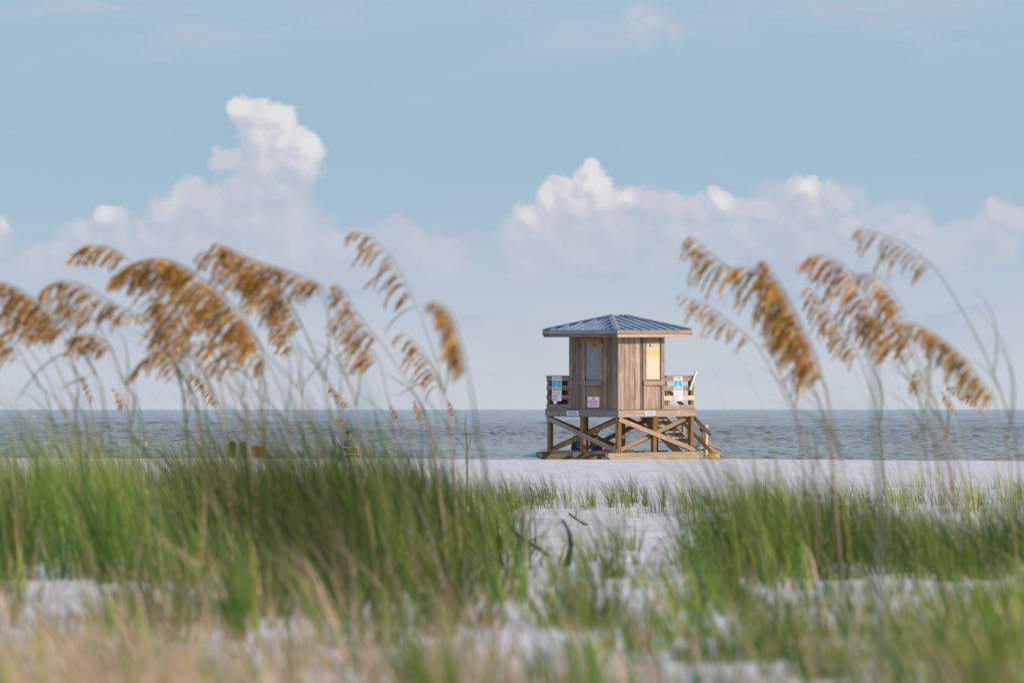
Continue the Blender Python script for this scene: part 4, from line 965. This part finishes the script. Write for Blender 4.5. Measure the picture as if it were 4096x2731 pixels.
for idx, (cr, d, hp, sp_, dens_, spread, stc, lab, lv) in enumerate(S):
    rs = np.random.default_rng(100+idx)
    hp = crop(cr, hp); sp_ = crop(cr, sp_)
    last, prev = sp_[-1], sp_[-2]
    gx = last[0]+ (last[0]-prev[0])/max(60, last[1]-prev[1])*(2200-last[1])*.45
    xx = (gx-CX)/F*d; zb = gz(xx, d)-.02; by = HY - zb*F/d
    ctrl = [pw(x, y, d) for x, y in hp+sp_] + [(xx, d, zb)]
    # the stem leans a little towards the sea, the head nods back
    root = empty('sea_oats', (xx, d, zb)); tag(root, lab, 'sea oats', 'sea oats on the dune')
    ctrl = np.array(ctrl); k = np.linspace(1, 0, len(ctrl)); ctrl[:, 1] += .10*rs.normal()*k*(1-k)*4*.5
    head = catmull(ctrl[:len(hp)+1], 6)[:6*(len(hp)-1)+1]; stem = catmull(ctrl[len(hp)-2:], 6)[6:]
    o_ = np.array([xx, d, zb])
    V, Fc, C, tb = seed_head(head-o_, dens_*(1.7 if d < 20 else 1.5 if dens_ > 1.5 else 1.2), rs, spread*(.65 if d > 45 else 1.18 if d > 20 else 1.0), -.26 if cr is CC else -.46)
    hm = mesh_np('seed_head', np.array(V), np.array(Fc), M_seed, root, np.array(C))
    tb.tube([tuple(q) for q in head-o_], list(np.linspace(.0012, .0022, len(head))), 5, stc)
    tb.build('rachis', M_stem, hm)
    mb = MB(); mb.tube([tuple(q) for q in stem-o_], list(np.linspace(.0018, .0034 if d > 20 else .006, len(stem))), 6, stc); mb.build('stem', M_stem, root, True)
    # a long arching leaf or two from the lower stem
    leaves = [crop(cr, l) for l in (lv or [])]
    for l in leaves:
        Vv, Fs = leaf_mesh(l, d+.1); mb = MB(); mb.add([tuple(np.array(q)-o_) for q in Vv], Fs, (.16, .22, .12, 1)); mb.build('leaf', M_blade, root, True)
    for q in range(0 if d < 20 else 3 if d < 40 else 1):
        i = int(len(stem)*(.55+.35*rs.random())); b0 = stem[min(i, len(stem)-1)]-o_; Ld = .35+.35*rs.random(); sg = 1 if rs.random() < .45 else -1
        pts = [b0]; dd = np.array([sg*.25, rs.normal(0, .25), 1.0])
        for s_ in range(8): dd = dd+np.array([-.10, 0, -.20]); dd /= np.linalg.norm(dd); pts.append(pts[-1]+dd*Ld/8)
        pts = np.array(pts); t = np.linspace(0, 1, 9); wv = .006*(1-t)**.7+.0004; V = []
        for j in range(9): V += [pts[j]+[wv[j]/2, 0, 0], pts[j]+[0, .0015, 0], pts[j]-[wv[j]/2, 0, 0]]
        Fs = []
        for j in range(8): Fs += [(3*j, 3*j+1, 3*j+4, 3*j+3), (3*j+1, 3*j+2, 3*j+5, 3*j+4)]
        mb = MB(); mb.add([tuple(q_) for q_ in V], Fs, (.15+.1*rs.random(), .20, .08, 1)); mb.build('leaf', M_blade, root, True)

# ================================================================== dune grass
GREEN = np.array([[.095,.21,.026],[.125,.25,.030],[.18,.29,.038],[.055,.135,.026],[.21,.27,.038],[.09,.19,.06]])
YELL = np.array([[.37,.41,.055],[.31,.37,.05],[.45,.41,.09],[.27,.34,.05]])
TAN = np.array([[.70,.50,.33],[.78,.60,.42],[.62,.39,.24],[.74,.52,.40],[.52,.39,.22]])
def blades(x, y, z, h, w, lean, rs, colr, nseg=5, az0=None):
    """arrays of n blades -> one ribbon mesh"""
    n = len(x); t = np.linspace(0, 1, nseg+1)[None]
    az_ = rs.uniform(0, 2*np.pi, n) if az0 is None else az0+rs.normal(0, .6, n); sp_ = lean*(.35+.9*rs.random(n))
    dx = np.cos(az_)*sp_ - .03 - .14*rs.random(n); dy = np.sin(az_)*sp_
    cur = .25+.9*rs.random(n)
    px = x[:, None]+h[:, None]*(dx[:, None]*(t*.45+.55*t**2.2*cur[:, None]*1.3)) - h[:, None]*.16*t**2.6
    py = y[:, None]+h[:, None]*(dy[:, None]*(t*.45+.55*t**2.2*cur[:, None]*1.3))
    pz = z[:, None]+h[:, None]*(t - .30*cur[:, None]*np.minimum(1, sp_[:, None]*1.4)*t**2.4)
    wa = rs.uniform(-.9, .9, n)[:, None]; ww = w[:, None]*(1-t**1.8)*.5+.0002
    ax = np.cos(wa)*ww; ay = np.sin(wa)*ww
    V = np.stack([np.stack([px-ax, py-ay, pz], -1), np.stack([px+ax, py+ay, pz], -1)], 2)   # n, seg, 2, 3
    V = V.reshape(-1, 3); m = 2*(nseg+1)
    b = (np.arange(n)*m)[:, None]+(np.arange(nseg)*2)[None]
    Fc = np.stack([b, b+1, b+3, b+2], -1).reshape(-1, 4)
    C = np.repeat(np.concatenate([colr, np.ones((n, 1))], 1), m, axis=0)
    return V, Fc, C
ROWY = [1962, 2030, 2090, 2150, 2220, 2290, 2360, 2450, 2560, 2700, 2880, 3150]
DEN = [
 [.9,.9,.9,.8,.7,.4,.3,.10,.04,.04,.05,.12,.18,.2,.25,.35],
 [1,1,1,1,.9,.8,.8,.9,.55,.25,.2,.5,.8,.7,.6,.8],
 [.9,.9,.8,.7,.8,.8,.9,.6,.10,.02,.03,.25,.8,.3,.15,.3],
 [.7,.7,.4,.7,1,1,.9,.7,.08,0,.04,.45,.85,.5,.12,.12],
 [.5,.7,.5,.9,1,1,.9,.6,.10,.0,.06,.55,.9,.6,.40,.42],
 [.35,.5,.4,.8,1,1,.85,.5,.10,.02,.08,.45,.7,.5,.40,.5],
 [.16,.22,.35,.7,.9,.9,.6,.28,.08,.04,.08,.18,.06,.03,.02,.15],
 [.25,.35,.4,.5,.55,.45,.38,.25,.12,.14,.20,.25,.15,.12,.16,.45],
 [.3,.35,.35,.3,.3,.28,.28,.28,.15,.22,.25,.32,.3,.3,.4,.85],
 [.4,.5,.5,.4,.4,.35,.35,.3,.2,.25,.3,.4,.5,.5,.65,.9],
 [.6,.7,.7,.6,.5,.4,.35,.3,.25,.3,.35,.45,.5,.55,.75,1],
 [.6,.7,.7,.6,.5,.5,.4,.3,.3,.35,.35,.45,.5,.55,.75,1]]
HGT = [.44,.50,.54,.60,.70,.80,.54,.42,.28,.20,.18,.19]
NTU = [105,130,105,105,120,115,62,58,56,56,44,30]          # tufts tried per row
NBL = [26,30,34,36,40,44,40,36,34,34,36,40]
TANF = [.05,.05,.05,.05,.04,.04,.08,.20,.36,.54,.64,.62]; YELF = [.75,.6,.42,.28,.16,.12,.18,.22,.2,.15,.12,.15]
def scatter():
    # tall at the left, lower over the open sand and at the right
    rs = np.random.default_rng(21); Xs = []; Ys = []; Hs = []; Ws = []; Cs = []; Ls = []; As = []
    for r in range(len(ROWY)):
        lo = ROWY[r]-(ROWY[r]-ROWY[r-1])/2 if r else ROWY[0]-40
        hi = ROWY[r]+(ROWY[r+1]-ROWY[r])/2 if r < len(ROWY)-1 else ROWY[r]+150
        nt = int(NTU[r]*(1.5 if r < 8 else 1.75)); px = rs.uniform(-1400, 5500, nt*3); py = rs.uniform(lo, hi, nt*3)
        dn = np.interp(px, np.arange(16)*256+128, DEN[r])
        clump = fbm(px/170.0, py/60.0+r*3, 2)
        if 0 < r < 8: dn = dn + np.where(px > 2150, .09, 0)
        dn = np.where((np.abs(px-2275) < 135) & (py > 2040) & (py < 2470), 0, dn)
        keep = rs.random(len(px)) < np.clip(dn**1.3*(1+1.5*clump), 0, 1)
        px, py = px[keep][:nt*2], py[keep][:nt*2]
        x, y, z = hit(px, py)
        for i in range(len(x)):
            hx = float(np.interp(px[i], [0,300,520,760,1000,1300,1700,2000,2250,2600], [.92,1.28,1.2,.88,1.0,1.22,1.12,.88,.55,.9])) if 1 < r < 7 else 1
            nb = int(NBL[r]*(.5+rs.random()*.9)); right = px[i]/4096
            rad = (.05+.17*rs.random()**1.5)*(1.4 if py[i] < 2250 else 1.0); a = rs.uniform(0, 6.28, nb); q = rad*np.sqrt(rs.random(nb))
            low = rs.random(nb) < .28; q = np.where(low, q*2.1+.03, q)
            Xs.append(x[i]+q*np.cos(a)); Ys.append(y[i]+q*np.sin(a)*1.3)
            sc_h = hx*(.55+.65*rs.random()+(.35 if rs.random() < .12 else 0))*((.80 if 2780 < px[i] < 3380 else .56) if px[i] > 2450 and 1 < r < 8 else 1)*(1+(1.15 if r < 2 else .4 if r < 3 else 0)*np.clip((1750-px[i])/500, 0, 1)); Hs.append(HGT[r]*sc_h*(.45+.6*rs.random(nb)**.7)*np.where(low, .12+.35*rs.random(nb), 1)); Ws.append((.0035+.0035*rs.random(nb))*(1.5 if r > 5 and rs.random() < .5 else 1)); L_ = (.22+.40*rs.random())*(.35+.9*q/rad); L_[rs.random(nb) < .12] += .7; Ls.append(L_); As.append(a)
            tf = TANF[r]*(1.2 if right < .5 else .45) if r > 6 else TANF[r]; yf = YELF[r]*(1.2 if px[i] < 1000 else .9)
            u = rs.random(nb); c = GREEN[rs.integers(len(GREEN), size=nb)].copy(); m = u < yf; c[m] = YELL[rs.integers(len(YELL), size=m.sum())]
            m = (u > 1-tf) | (low & (rs.random(nb) < .4)); c[m] = TAN[rs.integers(len(TAN), size=m.sum())]
            kk = (.60+.6*rs.random())*float(np.clip(1+1.9*fbm(np.array([px[i]/150.]), np.array([py[i]/55.+9]), 2)[0], .38, 1.7))
            if 950 < px[i] < 2150 and py[i] > 2120: kk *= .74
            elif 2750 < px[i] < 3400 and py[i] > 2080: kk *= .80
            elif r < 3: kk *= 1.12
            if r > 7: kk = max(kk, .8)
            Cs.append(c*kk*(.85+.3*rs.random(nb))[:, None])
    X = np.concatenate(Xs); Y = np.concatenate(Ys); Hh = np.concatenate(Hs); W = np.concatenate(Ws); C = np.concatenate(Cs); L = np.concatenate(Ls)
    V, Fc, CC_ = blades(X, Y, ground(X, Y)-.01, Hh, W, L, rs, C, az0=np.concatenate(As))
    o = mesh_np('dune_grass', V, Fc, M_blade, None, CC_, smooth=True); print('grass blades', len(X))
    return tag(o, 'green and straw coloured dune grass growing all over the white sand', 'grass', kind='stuff')
scatter()
# thin dry stalks that rise out of the left and right grass
def stalks():
    rs = np.random.default_rng(31); px = np.concatenate([rs.uniform(-50, 1950, 110), rs.uniform(2850, 4150, 60)]); py = rs.uniform(2130, 2330, len(px))
    x, y, z = hit(px, py); h = .6+.75*rs.random(len(x)); h *= np.where(y > 40, .8, 1.0)
    c = np.where((rs.random(len(x)) < .5)[:, None], TAN[rs.integers(5, size=len(x))]*.8, YELL[rs.integers(4, size=len(x))])
    V, Fc, C = blades(x, y, z-.01, h, np.full(len(x), .0045), np.full(len(x), .10), rs, c, 8)
    tag(mesh_np('dry_stalks', V, Fc, M_blade, None, C, smooth=True), 'thin dry straw stalks rising out of the dune grass', 'grass', kind='stuff')
stalks()
def litter():
    rs = np.random.default_rng(41); n = 2600
    px = rs.uniform(-100, 4200, n); py = np.concatenate([rs.uniform(1860, 2330, n-700), rs.uniform(2330, 2900, 700)])
    cl = fbm(px/90.0, py/30.0, 3); k = cl > .05; px, py = px[k], py[k]; x, y, z = hit(px, py); n = len(x)
    V, Fc, C = blades(x, y, z+.008, .05+.16*rs.random(n)**2, .003+.006*rs.random(n), np.full(n, 4.0), rs, TAN[rs.integers(5, size=n)]*(.25+.6*rs.random(n))[:, None], 4)
    V[:, 2] = np.maximum(ground(V[:, 0], V[:, 1])+.006, np.minimum(V[:, 2], ground(V[:, 0], V[:, 1])+.03))
    tag(mesh_np('dry_litter', V, Fc, M_blade, None, C), 'broken dry straw and dark plant litter lying on the white sand', 'litter', kind='stuff')
litter()
# single tufts one can tell apart
def tuft(px, py, n, h, lean, label, tone, seed, base_red=False, w=.005, d=None):
    rs = np.random.default_rng(seed)
    if d is None: x, y, z = [float(q[0]) for q in hit(px, py)]
    else: x = (px-CX)/F*d; y = d; z = gz(x, d)
    a = rs.uniform(0, 6.28, n); q = .035*np.sqrt(rs.random(n)); X = q*np.cos(a); Y = q*np.sin(a)
    pal = {'g': GREEN, 'y': YELL, 'm': np.concatenate([GREEN, YELL])}[tone]; c = pal[rs.integers(len(pal), size=n)]*(.8+.4*rs.random(n))[:, None]
    root = empty('grass_tuft', (x, y, z)); tag(root, label, 'grass tuft', 'grass tufts standing apart')
    V, Fc, C = blades(X, Y, np.full(n, -.01), h*(.5+.5*rs.random(n)), np.full(n, w), np.full(n, lean), rs, c, 7)
    mesh_np('blades', V, Fc, M_blade, root, C, smooth=True)
    m = max(5, n//4); V, Fc, C = blades(X[:m], Y[:m], np.full(m, -.01), h*.28*(.5+.5*rs.random(m)), np.full(m, w), np.full(m, lean*1.6), rs, TAN[[2]*m]*(.7 if base_red else .9), 4)
    mesh_np('dry_base', V, Fc, M_blade, root, C, smooth=True)
tuft(2459, 2310, 16, .50, .35, 'lone tuft with a reddish stalk in the middle of the open sand', 'g', 1, True)
tuft(2445, 2032, 26, .62, .42, 'fan-shaped tuft straight below the front corner of the hut', 'g', 2)
tuft(2372, 2028, 34, .36, .45, 'short bushy tuft left of the fan-shaped one below the hut', 'm', 3)
tuft(2512, 2034, 34, .40, .45, 'yellowish tuft right of the fan-shaped one below the hut', 'y', 4)
tuft(2584, 2030, 24, .50, .30, 'upright tuft below the right side of the hut', 'g', 5)
tuft(2656, 2026, 30, .55, .35, 'tall tuft below the stairs of the hut', 'm', 6)
tuft(2262, 2034, 7, .42, .15, 'sparse two-bladed tuft below the left skid of the hut', 'g', 7)
tuft(2548, 2262, 10, .22, .4, 'tiny tuft on the white slope right of the lone reddish one', 'm', 8)
tuft(2366, 2245, 18, .20, .5, 'small dry tuft right of the black curved branch', 'y', 9)
tuft(1735, 3000, 46, .30, .42, 'nearest dark green clump, very blurred at the bottom left of centre', 'g', 10, w=.010, d=9.6)
tuft(3960, 3000, 60, .30, .5, 'nearest bright green clump at the bottom right corner', 'm', 12, w=.010, d=9.6)
tuft(945, 2700, 30, .40, .45, 'tall pale green clump in front of the left dune', 'g', 13, w=.008, d=17.5)
tuft(430, 2350, 70, .72, .28, 'tall dark green clump standing out at the left', 'g', 14, w=.007, d=26)
# tall green shoot and near blurred stalk
def shoot(pts, d, r, cl, label, leaves):
    xb = (pts[-1][0]-CX)/F*d; zb = gz(xb, d)-.02; o_ = np.array([xb, d, zb]); root = empty('grass_shoot', tuple(o_)); tag(root, label, 'grass shoot')
    c = catmull([pw(px, py, d) for px, py in pts]+[(xb, d, zb)], 6)-o_
    mb = MB(); mb.tube([tuple(q) for q in c], list(np.linspace(r*.4, r, len(c))), 6, cl); mb.build('stem', M_stem, root, True)
    for l in leaves:
        Vv, Fs = leaf_mesh(l, d, .009, .02); mb = MB(); mb.add([tuple(np.array(q)-o_) for q in Vv], Fs, cl); mb.build('leaf', M_blade, root, True)
shoot(crop(CB, [(1512,1262),(1508,1340),(1515,1430),(1518,1540)]), 66, .010, (.10,.17,.03,1), 'single bright green shoot standing against the water before the hut', [crop(CB, [(1515,1520),(1535,1440),(1542,1390)])])
shoot([(3490,1330),(3500,1480),(3505,1700),(3515,1900)], 11, .006, (.16,.19,.15,1), 'very blurred grey green stalk close to the lens at the right', [])

# ------------------------------------------------------------------ render settings
sc.view_settings.view_transform = 'Standard'; sc.view_settings.look = 'None'; sc.view_settings.exposure = 0; sc.view_settings.gamma = 1
sc.view_settings.use_curve_mapping = False
sc.cycles.use_denoising = True; sc.cycles.denoiser = 'OPENIMAGEDENOISE'; sc.cycles.max_bounces = 6; sc.cycles.transparent_max_bounces = 4
sc.cycles.diffuse_bounces = 3; sc.cycles.glossy_bounces = 3; sc.cycles.caustics_reflective = False; sc.cycles.caustics_refractive = False
sc.cycles.sample_clamp_indirect = 4
